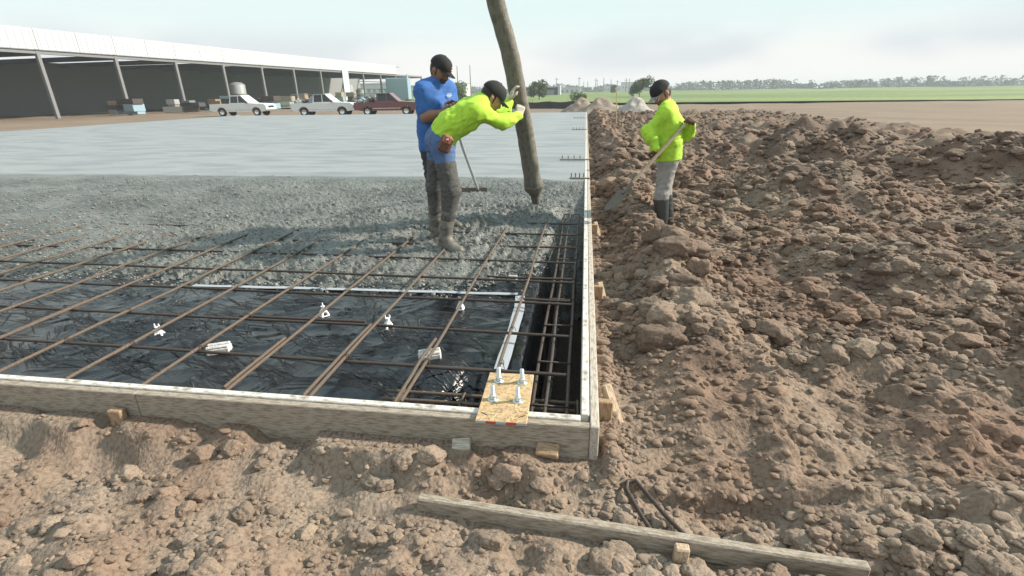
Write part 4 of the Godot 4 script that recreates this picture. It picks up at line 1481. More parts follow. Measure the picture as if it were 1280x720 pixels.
func build_forms() -> void:
	var rng := RandomNumberGenerator.new()
	rng.seed = 21
	# right-hand form: two layers of boards end to end
	var z := -1.8
	var i := 0
	var nm := ["nearest inner board of the right form, white with concrete splashes, at the corner", "second inner board of the right form, beside the pouring hose", "third inner board of the right form, along the smooth slab"]
	var no := ["nearest outer board of the right form, pale wood, at the corner", "second outer board of the right form, beside the shovelling worker", "third outer board of the right form, along the smooth slab"]
	while z > -37.0:
		var l := 4.87 if i > 0 else 4.4
		var e := maxf(z - l, -37.2)
		var gi := "boards of the right form"
		board("form_board", Vector3(0.049, -0.115, z - 0.002 - (0.085 if i == 0 else 0.0)), Vector3(0.049, -0.115, e), 0.235, 0.037, M.board_white, nm[i] if i < 3 else "inner board along the right form beside the smooth slab, %s from the corner" % ORD[i], gi)
		board("form_board", Vector3(0.091, -0.117 - 0.003 * (i % 2), z - 0.002), Vector3(0.091 + 0.002 * (i % 2), -0.117, e), 0.235, 0.040, M.board_grey, no[i] if i < 3 else "outer board along the right form beside the dirt, %s from the corner" % ORD[i], gi)
		z = e
		i += 1
	# front form and the return towards the camera
	var fx := 0.0285
	for k in 3:
		var e: float = [-2.75, -6.4, -10.2][k]
		board("form_board", Vector3(e, -0.113, -1.862), Vector3(fx, -0.113, -1.862), 0.235, 0.036, M.board_white, ["white-topped inner board of the front form under the bolt template", "white-topped inner board of the front form, left of the one under the template", "leftmost white-topped inner board of the front form"][k], "boards of the front form")
		board("form_board", Vector3(e + 0.6, -0.118, -1.821), Vector3(0.069 if k == 0 else fx + 0.6, -0.118, -1.821), 0.23, 0.038, M.board_old, ["weathered outer board of the front form, stained grey on its face, at the corner", "weathered outer board of the front form, left of the corner one", "leftmost weathered outer board of the front form"][k], "boards of the front form")
		fx = e - 0.003
	for k in 2:
		stake(Vector3([-2.25, -4.1][k], -0.28, -1.775), Vector3(0, 0, 0.02), 0.2, Vector2(0.036, 0.075), M.board_brown, ["brown stake holding the front form left of the template", "brown stake holding the far left of the front form"][k], "stakes along the front form")
	# low weathered board lying in front, with its stake
	board("loose_board", Vector3(-0.62, -0.222, -1.505), Vector3(1.02, -0.215, -1.385), 0.092, 0.04, M.board_old, "long low weathered board on edge across the dirt in front of the corner", "", "board", 0.006)
	stake(Vector3(0.40, -0.25, -1.383), Vector3(0.02, 0, 0.03), 0.08, Vector2(0.036, 0.05), M.stake_wood, "short wooden stake against the viewer's side of the low front board", "wooden stakes")
	# stakes and braces outside the right form
	var zs := [-2.06, -3.57, -5.45, -7.9, -10.6, -13.5, -16.6, -20.0]
	var sl := ["brown square stake nearest the form corner", "brown stake holding the form beside the large clods", "third wooden stake along the right form, by the shovel", "fourth stake along the right form, level with the smooth slab's edge"]
	for k in zs.size():
		stake(Vector3(0.139, -0.25, zs[k]), Vector3(0.03, 0, 0.05 - 0.04 * (k % 3)), 0.225, Vector2(0.036, 0.075), M.board_brown, sl[k] if k < 4 else "wooden stake along the right form by the smooth slab, %s from the corner" % ORD[k], "stakes along the right form")
	for q in [[0.225, -2.13, 0.24, 0.1, "pale split brace leaning beside the stake nearest the corner"], [0.20, -3.58, 0.25, 0.06, "pale brace leaning beside the second stake among the clods"], [0.20, -5.5, 0.22, 0.08, "short pale brace leaning beside the third stake"]]:
		var a := Vector3(q[0] + 0.05, -0.33, q[1] + q[3])
		var b := Vector3(0.15, -0.02, q[1] - 0.05)
		var mb := MB.new()
		mb.box(Vector3(a.distance_to(b), 0.04, 0.05), Transform3D(), 0.006)
		single("wooden_brace", mb.mesh(), M.stake_wood, q[4], "brace", along(a, b), "braces of the right form")
	# pieces of wood lying along the front form
	var w1 := MB.new()
	w1.box(Vector3(0.085, 0.03, 0.06), Transform3D(), 0.005)
	single("wood_offcut", w1.mesh(), M.board_grey, "pale wood offcut against the middle of the front form", "wood offcut", Transform3D(Basis.from_euler(Vector3(0.5, 0.15, 0.1)), Vector3(-0.5, -0.13, -1.775)), "wood offcuts by the front form")
	var w2 := MB.new()
	w2.box(Vector3(0.1, 0.03, 0.06), Transform3D(), 0.005)
	single("wood_offcut", w2.mesh(), M.board_brown, "tan wood offcut under the bolt template's right side", "wood offcut", Transform3D(Basis.from_euler(Vector3(0.45, -0.1, 0.02)), Vector3(-0.11, -0.12, -1.775)), "wood offcuts by the front form")
	# bent bar lying on the dirt
	var lp := [Vector3(0.44, -0.2, -1.44), Vector3(0.365, -0.205, -1.56), Vector3(0.29, -0.2, -1.69), Vector3(0.27, -0.2, -1.725), Vector3(0.235, -0.195, -1.71), Vector3(0.228, -0.2, -1.67), Vector3(0.275, -0.215, -1.56), Vector3(0.315, -0.22, -1.47)]
	single("bent_rebar", bar_mesh(lp, 0.009), M.bar_dark, "dark bent steel bar looped on the dirt by the low board", "steel bar")

func build_steel() -> void:
	var rng := RandomNumberGenerator.new()
	rng.seed = 31
	var t := thing("rebar_mat", "tied grid of steel bars over the black plastic and fresh concrete", "rebar mat", Vector3(-2, -0.05, -2.5))
	var o := t.position
	var far := [-6.25, -5.65, -4.55, -4.9, -5.0]
	for i in 20:
		var x: float = [-0.412, -0.83, -1.305, -1.755, -2.225][i] if i < 5 else -2.225 - 0.455 * (i - 4)
		var zf: float = far[i] if i < 5 else -4.9 + rng.randf_range(-0.2, 0.2)
		var zn := -1.93
		part("rebar", bar_mesh(wobble(Vector3(x, -0.036, zn) - o, Vector3(x + 0.02, -0.036, zf) - o, rng, 0.007), 0.0098), M.bar_dusty, t)
	# lapped second bars
	for q in [[-0.868, -1.93, -2.6], [-1.34, -1.93, -2.75], [-1.79, -1.95, -2.5], [-2.68, -2.2, -3.2], [-3.6, -1.95, -2.9]]:
		part("rebar", bar_mesh(wobble(Vector3(q[0], -0.036, q[1]) - o, Vector3(q[0] + 0.012, -0.034, q[2]) - o, rng, 0.005), 0.0098), M.bar_dusty, t)
	for q in [-5.58, -5.12, -4.66, -4.2, -3.72, -3.28, -2.79, -2.335]:
		var xr := -0.045
		part("rebar", bar_mesh(wobble(Vector3(xr, -0.053, q + 0.03) - o, Vector3(-10.5, -0.053, q - 0.04) - o, rng, 0.007), 0.0098), M.bar_dark, t)
	for q in [[-3.755, -0.06, -0.75], [-2.30, -0.12, -1.0], [-3.31, -0.06, -0.4], [-2.82, -1.4, -2.3]]:
		part("rebar", bar_mesh(wobble(Vector3(q[1], -0.053, q[0]) - o, Vector3(q[2], -0.051, q[0]) - o, rng, 0.004), 0.0098), M.bar_dark, t)
	cage("rebar cage in the trench along the right form", Vector3(-0.125, -0.3, -1.95), Vector3(-0.125, -0.3, -6.2), 0.17, -0.1, -0.5, rng)
	cage("rebar cage in the dark trench behind the front form", Vector3(-1.0, -0.3, -2.06), Vector3(0.0, -0.3, -2.06), 0.2, -0.13, -0.4, rng, 0.3, M.bar_dusty)
	# wire ties where bars cross
	var wt := MB.new()
	for sg in [-1.0, 1.0]:
		wt.tube([Vector3(-0.016, -0.014, -0.016 * sg), Vector3(-0.009, 0.012, -0.009 * sg), Vector3(0.009, 0.012, 0.009 * sg), Vector3(0.016, -0.014, 0.016 * sg)], [0.0022], 5)
	wt.tube([Vector3(0.016, -0.012, 0.016), Vector3(0.03, 0.004, 0.02), Vector3(0.036, 0.016, 0.012)], [0.0022], 5)
	var wm := wt.mesh()
	for x in [-0.405, -0.825, -1.3, -1.75, -2.22, -2.68, -3.13]:
		for q in [-4.2, -3.72, -3.28, -2.79, -2.335]:
			if rng.randf() < 0.75:
				part("wire_tie", wm, M.bar_dark, t, Transform3D(Basis(Vector3.UP, rng.randf() * 6.28), Vector3(x, -0.036, q) - o))
	# seam strips on the plastic
	var st := func(pts: Array, w: float) -> ArrayMesh:
		var v := PackedVector3Array()
		var idx := PackedInt32Array()
		var n := 150
		for i in n + 1:
			var u := float(i) / n * (pts.size() - 1)
			var k := mini(int(u), pts.size() - 2)
			var c: Vector2 = pts[k].lerp(pts[k + 1], u - k)
			var d: Vector2 = (pts[k + 1] - pts[k]).normalized()
			var s := Vector2(-d.y, d.x)
			for j in 5:
				var q := c + s * w * (j / 4.0 - 0.5) * (1.0 + 0.1 * n_a.get_noise_2d(c.x * 2.0, c.y * 2.0))
				v.append(Vector3(q.x, -0.112 + 0.006 * n_a.get_noise_2d(q.x * 1.5, q.y * 1.5) + 0.004 * (1.0 - absf(j - 2) / 2.0), q.y))
		for i in n:
			for j in 4:
				var e := i * 5 + j
				idx.append_array(PackedInt32Array([e, e + 1, e + 5, e + 1, e + 6, e + 5]))
		return indexed(v, idx)
	single("seam_tape", st.call([Vector2(-0.47, -3.55), Vector2(-1.3, -3.53), Vector2(-2.2, -3.5), Vector2(-3.2, -3.47)], 0.045), M.tape, "long pale tape strip across the black plastic, near the concrete", "tape strip")
	single("seam_tape", st.call([Vector2(-0.425, -2.42), Vector2(-0.42, -2.9), Vector2(-0.425, -3.3), Vector2(-0.445, -3.5)], 0.075), M.tape, "short pale tape strip under the bar beside the right trench", "tape strip")
	# supports
	chair_thing(Vector3(-1.273, -0.135, -2.897), 0.4, "white plastic rebar chair standing alone on the plastic, right of a bar")
	chair_thing(Vector3(-0.862, -0.135, -3.27), 1.2, "white plastic rebar chair right under the second bar from the trench", 0.85)
	chair_thing(Vector3(-2.75, -0.135, -2.6), 0.1, "white plastic rebar chair far left on the plastic, left of all others", 1.0)
	chair_thing(Vector3(-1.82, -0.135, -3.05), 2.1, "white plastic rebar chair left of the one standing alone", 0.95)
	block_thing(Vector3(-0.868, -0.132, -2.52), 0.35, 0.06, Vector3(0.135, 0.06, 0.07), "white spacer block under a doubled bar behind the front form")
	block_thing(Vector3(-0.55, -0.135, -3.83), -0.15, 0.03, Vector3(0.085, 0.07, 0.06), "small white spacer block at the edge of the fresh concrete")
	block_thing(Vector3(-2.2, -0.132, -2.45), 0.4, 0.05, Vector3(0.135, 0.06, 0.07), "leftmost white spacer block, lying on the plastic between bars")

func osb_texture() -> ImageTexture:
	var im := Image.create(256, 384, false, Image.FORMAT_RGB8)
	im.fill(Color(0.72, 0.62, 0.47))
	var rng := RandomNumberGenerator.new()
	rng.seed = 5
	for i in 900:
		var c := Vector2(rng.randf() * 256, rng.randf() * 384)
		var a := rng.randf() * PI
		var l := rng.randf_range(12, 42)
		var w := rng.randf_range(3, 8)
		var g := rng.randf_range(0.72, 1.12)
		var col := Color(0.75 * g, 0.645 * g * rng.randf_range(0.96, 1.03), 0.49 * g * rng.randf_range(0.88, 1.1))
		var u := Vector2(cos(a), sin(a))
		var s := Vector2(-u.y, u.x)
		for p in int(l * 1.4):
			for q in int(w * 1.4):
				var e := c + u * (p / 1.4) + s * (q / 1.4)
				if e.x >= 0 and e.y >= 0 and e.x < 256 and e.y < 384:
					im.set_pixel(int(e.x), int(e.y), col * (0.8 if q == 0 else 1.0))
	return ImageTexture.create_from_image(im)

func build_small() -> void:
	var rng := RandomNumberGenerator.new()
	rng.seed = 41
	# plywood template with four anchor bolts on the front form
	var t := thing("bolt_template", "square of strand board with four zinc anchor bolts on the front form", "bolt template", Vector3(-0.318, 0.006, -1.965))
	t.rotation.y = 0.02
	var m := mat(0.95, 0.95, 0.95, 0.75)
	m.albedo_texture = osb_texture()
	tri_mat(m, Vector3(3.2, 3.2, 2.4))
	var mb := MB.new()
	mb.box(Vector3(0.226, 0.015, 0.4), Transform3D(Basis(), Vector3(0, 0.008, 0)), 0.0015)
	var bd := part("board", mb.mesh(), m, t)
	for k in 5:
		var em := MB.new()
		em.box(Vector3(0.0448, 0.0125, 0.002), Transform3D(Basis(), Vector3(-0.09 + 0.045 * k, 0.0078, 0.2008)), 0.0004)
		part("edge_mark", em.mesh(), M.print_red if k % 2 else M.tape, bd)
	for q in [[-0.082, 0.15, -0.5], [0.088, 0.155, 0.5]]:
		var pm := MB.new()
		pm.box(Vector3(0.032, 0.001, 0.005), Transform3D(Basis(Vector3.UP, q[2]), Vector3(q[0], 0.0162, q[1])), 0.0003)
		part("pencil_mark", pm.mesh(), M.black, bd)
	var bm := bolt_mesh(0.075).mesh()
	var nm := nut_mesh().mesh()
	var wm := washer_mesh().mesh()
	for q in [[-0.06, 0.035], [0.058, 0.04], [-0.055, -0.125], [0.062, -0.12]]:
		var x := Transform3D(Basis(Vector3.UP, rng.randf() * 3.0) * Basis(Vector3.RIGHT, rng.randf_range(-0.04, 0.04)), Vector3(q[0], 0.0158, q[1]))
		var b := part("anchor_bolt", bm, M.zinc, t, x)
		part("nut", nm, M.zinc, b)
		part("washer", wm, M.zinc, b)
	# bolt templates over the right form along the smooth slab
	var tl := ["thin dark board with four bolts across the slab edge, beside the pouring hose", "thin dark board with bolts across the slab edge, second along the form", "thin dark board with bolts across the slab edge, farthest along the form", "thin dark board with bolts at the edge of the rough concrete, nearest along the form"]
	var k := 0
	for q in [[-10.85, 0.62], [-19.9, 0.6], [-28.7, 0.75], [-8.4, 0.34]]:
		var tt := thing("bolt_template", tl[k], "bolt template", Vector3(0.12 - q[1] * 0.5, 0.006, q[0]), "bolt templates along the right form")
		k += 1
		var tb := MB.new()
		tb.box(Vector3(q[1], 0.02, 0.06), Transform3D(Basis(), Vector3(0, 0.011, 0)), 0.004)
		part("board", tb.mesh(), M.board_old, tt)
		for i in 4:
			var bx := MB.new()
			bx.tube([Vector3(-q[1] * 0.42 + i * q[1] * 0.2, 0.0, 0), Vector3(-q[1] * 0.42 + i * q[1] * 0.2, 0.09, 0)], [0.0085], 7)
			part("bolt", bx.mesh(), M.iron, tt)

func build_workers() -> void:
	# bent worker guiding the hose
	var J := {
		"pelvis": Vector3(-1.335, 0.945, -4.66), "waist": Vector3(-1.235, 1.075, -4.68), "chest": Vector3(-1.075, 1.165, -4.75), "neck": Vector3(-0.94, 1.285, -4.82),
		"head": Vector3(-0.865, 1.322, -4.87), "face": Vector3(0.78, -0.56, -0.28), "up": Vector3(0.5, 0.85, -0.1),
		"hipR": Vector3(-1.285, 0.90, -4.565), "hipL": Vector3(-1.375, 0.90, -4.745), "kneeR": Vector3(-1.215, 0.50, -4.52), "kneeL": Vector3(-1.44, 0.50, -4.77),
		"ankR": Vector3(-1.30, 0.04, -4.5), "ankL": Vector3(-1.47, 0.05, -4.82), "toeR": Vector3(-1.16, -0.055, -4.44), "toeL": Vector3(-1.32, -0.05, -4.80),
		"shR": Vector3(-0.97, 1.20, -4.625), "shL": Vector3(-0.98, 1.25, -4.96), "elR": Vector3(-0.775, 1.09, -4.82), "wrR": Vector3(-0.635, 1.14, -5.03),
		"elL": Vector3(-0.83, 1.16, -5.14), "wrL": Vector3(-0.76, 1.27, -5.24),
		"handR": [Vector3(0.10, 0.75, -0.65), Vector3(-0.55, -0.35, -0.5), Vector3(-0.9, 0.2, 0.1), 0.7], "handL": [Vector3(0.30, 0.85, -0.1), Vector3(0.6, 0.0, -0.3), Vector3(0.3, 0.1, 1.0), 0.4],
	}
	var at := Vector3(-1.3, -0.06, -4.65)
	var w := person("worker in lime shirt bending forward to guide the concrete hose", at, J, {"skin": Color(0.32, 0.18, 0.12), "cap": M.black_cloth, "shirt": M.lime, "sleeve": "long", "hem": 0.045, "loose": 0.012, "trousers": M.denim, "over": M.muddy, "boot": M.boot_muddy, "boot_top": 0.42, "belt": M.black_cloth, "glove": M.glove, "tilt": 0.1, "fold": 0.013})
	var po := MB.new()
	po.box(Vector3(0.11, 0.15, 0.06), Transform3D(Basis(Vector3.BACK, -0.45), Vector3.ZERO), 0.018)
	var pouch := part("tool_pouch", po.mesh(), M.leather, w, Transform3D(Basis(Vector3.UP, 0.15), Vector3(-1.215, 0.935, -4.425) - at))
	var pf := MB.new()
	pf.box(Vector3(0.075, 0.08, 0.05), Transform3D(Basis(Vector3.BACK, -0.45), Vector3(0.02, 0.04, 0.022)), 0.016)
	part("pouch_flap", pf.mesh(), M.red_leather, pouch)
	var pb := MB.new()
	pb.lathe([Vector2(0, 0.008), Vector2(0.012, 0.004), Vector2(0.014, 0)], Transform3D(Basis(Vector3.RIGHT, PI / 2), Vector3(0.025, 0.04, 0.048)), 10)
	part("pouch_button", pb.mesh(), M.buckle, pouch)

	# worker in blue looking at what he holds
	J = {
		"pelvis": Vector3(-1.56, 0.85, -5.3), "waist": Vector3(-1.55, 1.02, -5.29), "chest": Vector3(-1.525, 1.24, -5.28), "neck": Vector3(-1.50, 1.45, -5.285),
		"head": Vector3(-1.452, 1.575, -5.255), "face": Vector3(0.82, -0.45, 0.36), "up": Vector3(0.3, 0.95, 0.1),
		"hipR": Vector3(-1.60, 0.82, -5.21), "hipL": Vector3(-1.52, 0.82, -5.38), "kneeR": Vector3(-1.58, 0.42, -5.19), "kneeL": Vector3(-1.50, 0.42, -5.38),
		"ankR": Vector3(-1.60, 0.03, -5.20), "ankL": Vector3(-1.53, 0.03, -5.42), "toeR": Vector3(-1.48, -0.05, -5.13), "toeL": Vector3(-1.40, -0.05, -5.36),
		"shR": Vector3(-1.60, 1.375, -5.125), "shL": Vector3(-1.435, 1.385, -5.44), "elR": Vector3(-1.58, 1.13, -5.06), "wrR": Vector3(-1.375, 1.185, -5.0),
		"elL": Vector3(-1.37, 1.14, -5.42), "wrL": Vector3(-1.29, 1.21, -5.22),
		"handR": [Vector3(0.9, 0.35, -0.1), Vector3(0, 0.25, -1.0), Vector3(0.1, 1.0, 0.1), 0.6], "handL": [Vector3(0.35, 0.15, 0.9), Vector3(0.3, 0.9, -0.2), Vector3(0.8, 0.2, -0.3), 0.55],
	}
	at = Vector3(-1.55, -0.06, -5.3)
	w = person("worker in blue T-shirt and black cap looking down at his hands", at, J, {"skin": Color(0.23, 0.125, 0.08), "beard": 0.75, "cap": M.black_cloth, "patch": -0.25, "shirt": M.blue_cloth, "sleeve": "short", "hem": -0.06, "loose": 0.024, "trousers": M.dark_cloth, "boot": M.boot_muddy, "boot_top": 0.4, "tilt": 0.1})
	var ph := MB.new()
	ph.box(Vector3(0.075, 0.012, 0.14), Transform3D(), 0.004)
	single("phone", ph.mesh(), M.black, "small dark phone held in the hands of the worker in blue", "phone", Transform3D(Basis.from_euler(Vector3(0.3, 1.2, 0.5)), Vector3(-1.275, 1.255, -5.07)))
	for q in 3:
		var pr := MB.new()
		pr.box(Vector3([0.05, 0.06, 0.04][q], 0.007, 0.003), Transform3D(), 0.001)
		var dv := Vector3(0.62, 0.12, 0.75).normalized()
		part("chest_print", pr.mesh(), M.print_white, w, Transform3D(Basis(Vector3(0.77, 0, -0.64), Vector3.UP, Vector3(0.64, 0, 0.77)).orthonormalized(), Vector3(-1.372, 1.345 - 0.013 * q, -5.245) - at))

	# worker with the shovel
	J = {
		"pelvis": Vector3(0.97, 0.62, -6.1), "waist": Vector3(0.955, 0.78, -6.1), "chest": Vector3(0.93, 0.985, -6.09), "neck": Vector3(0.895, 1.19, -6.08),
		"head": Vector3(0.825, 1.325, -6.07), "face": Vector3(-0.72, -0.56, 0.40), "up": Vector3(-0.35, 0.9, 0.1), "girth": 1.12, "belly": Vector3(0.90, 0.74, -6.06),
		"hipR": Vector3(0.985, 0.59, -6.2), "hipL": Vector3(0.955, 0.59, -6.0), "kneeR": Vector3(0.99, 0.20, -6.23), "kneeL": Vector3(0.915, 0.20, -5.97),
		"ankR": Vector3(1.06, -0.16, -6.26), "ankL": Vector3(0.955, -0.16, -5.99), "toeR": Vector3(0.93, -0.25, -6.2), "toeL": Vector3(0.83, -0.25, -5.91),
		"shR": Vector3(0.965, 1.085, -6.265), "shL": Vector3(0.875, 1.105, -5.905), "elL": Vector3(0.69, 0.93, -5.91), "wrL": Vector3(0.79, 0.75, -5.80),
		"elR": Vector3(1.18, 0.87, -6.2), "wrR": Vector3(1.165, 1.0, -5.98),
		"handL": [Vector3(0.05, -0.85, -0.25), Vector3(-0.3, 0.1, -0.9), Vector3(-0.8, -0.4, 0.2), 1.0], "handR": [Vector3(-0.15, 0.5, 0.75), Vector3(0.5, -0.5, 0.3), Vector3(-0.7, 0.4, -0.2), 0.9],
	}
	at = Vector3(0.96, -0.25, -6.1)
	person("worker in lime shirt and dark cap shovelling soil beside the form", at, J, {"skin": Color(0.34, 0.18, 0.125), "beard": 0.35, "cap": M.black_cloth, "brim": M.grey_cloth, "shirt": M.lime, "sleeve": "long", "hem": -0.02, "loose": 0.02, "trousers": M.grey_cloth, "boot": M.boot_black, "boot_top": 0.08, "glove": M.leather, "tilt": 0.1, "fold": 0.013})
	var ha := Vector3(0.475, 0.335, -5.6)
	var hd := Vector3(1.2, 1.13, -5.95)
	# the left hand lies on this line
	var t := thing("shovel", "wooden-handled shovel held low by the worker in the dirt", "shovel", Vector3(0.34, 0.18, -5.42))
	var mb := MB.new()
	mb.tube([ha - t.position, lerp3(ha, hd, 0.5) - t.position, hd - t.position], [0.017, 0.0185, 0.017], 9)
	part("handle", mb.mesh(), M.stake_wood, t)
	var sk := MB.new()
	var dn := (ha - hd).normalized()
	sk.tube([ha - dn * 0.1 - t.position, ha + dn * 0.06 - t.position], [0.023, 0.02], 10)
	part("socket", sk.mesh(), M.iron, t)
	# dished blade
	var v := PackedVector3Array()
	var idx := PackedInt32Array()
	var side := dn.cross(Vector3.UP).normalized()
	var nr := side.cross(dn).normalized()
	if nr.y < 0.0: nr = -nr
	for lay in 2:
		for i in 9:
			for j in 7:
				var u := i / 8.0
				var s := (j - 3) / 3.0
				var wd := 0.105 * (1.0 if u < 0.55 else sqrt(maxf(0.0, 1.0 - pow((u - 0.55) / 0.47, 2.0))))
				v.append(ha - t.position + dn * (0.02 + 0.29 * u) + side * s * wd + nr * (0.022 * s * s - 0.05 * u * (1.0 - u) - (0.003 if lay else 0.0)))
	for lay in 2:
		for i in 8:
			for j in 6:
				var a := lay * 63 + i * 7 + j
				var q := PackedInt32Array([a, a + 1, a + 7, a + 1, a + 8, a + 7])
				if lay: q.reverse()
				idx.append_array(q)
	part("blade", indexed(v, idx), M.tip, t)

	# concrete hose with its steel end
	t = thing("concrete_hose", "thick grey concrete hose hanging down to its dark steel end", "concrete hose", Vector3(-0.537, 0.06, -6.1))
	var tip := t.position
	var pts := [Vector3(-0.582, 0.30, -5.95), Vector3(-0.60, 0.48, -5.87), Vector3(-0.65, 0.99, -5.62), Vector3(-0.68, 1.24, -5.45), Vector3(-0.74, 1.70, -5.22), Vector3(-0.835, 2.12, -5.0), Vector3(-0.92, 2.7, -4.72), Vector3(-0.98, 3.4, -4.45), Vector3(-1.02, 4.2, -4.25), Vector3(-1.04, 5.2, -4.15), Vector3(-1.04, 6.4, -4.15)]
	var cv := Curve3D.new()
	for i in pts.size():
		var tg: Vector3 = (pts[mini(i + 1, pts.size() - 1)] - pts[maxi(i - 1, 0)]) * 0.16
		cv.add_point(pts[i] - tip, -tg, tg)
	var path := []
	var rad := []
	var l := cv.get_baked_length()
	for i in 81:
		path.append(cv.sample_baked(l * i / 80.0))
		rad.append(0.102 - 0.024 * minf(1.0, i / 30.0) + 0.0025 * sin(i * 2.1) + (0.004 if i < 2 else 0.0))
	mb = MB.new()
	mb.tube(path, rad, 24)
	part("rubber_hose", mb.mesh(), M.hose, t)
	var d := (Vector3(-0.60, 0.48, -5.87) - Vector3(-0.582, 0.30, -5.95)).normalized()
	var up2 := Basis(d.cross(Vector3.BACK).normalized(), d, d.cross(Vector3.BACK).normalized().cross(d))
	mb = MB.new()
	mb.lathe([Vector2(0.0, -0.235), Vector2(0.045, -0.235), Vector2(0.05, -0.225), Vector2(0.055, -0.13), Vector2(0.085, -0.06), Vector2(0.1, -0.02), Vector2(0.103, 0.015)], Transform3D(up2, Vector3(-0.582, 0.30, -5.95) - tip), 20)
	part("steel_reducer", mb.mesh(), M.tip, t)
	mb = MB.new()
	mb.lathe([Vector2(0.104, -0.03), Vector2(0.112, -0.028), Vector2(0.114, 0.03), Vector2(0.104, 0.035)], Transform3D(up2, Vector3(-0.582, 0.30, -5.95) - tip), 24)
	part("clamp_band", mb.mesh(), M.tip, t)
	# rake standing between the two men
	t = thing("concrete_rake", "concrete rake with grey handle standing behind the bending worker", "rake", Vector3(-1.53, -0.02, -7.2))
	var ro := t.position
	mb = MB.new()
	mb.tube([Vector3(-1.53, 0.03, -7.2) - ro, Vector3(-1.51, 0.71, -6.3) - ro, Vector3(-1.47, 1.13, -5.72) - ro], [0.02, 0.019, 0.018], 9)
	part("handle", mb.mesh(), M.silver, t)
	mb = MB.new()
	mb.box(Vector3(0.4, 0.09, 0.012), Transform3D(Basis(Vector3.UP, 0.12), Vector3(-0.06, 0.03, 0.0)), 0.003)
	part("blade", mb.mesh(), M.tip, t)

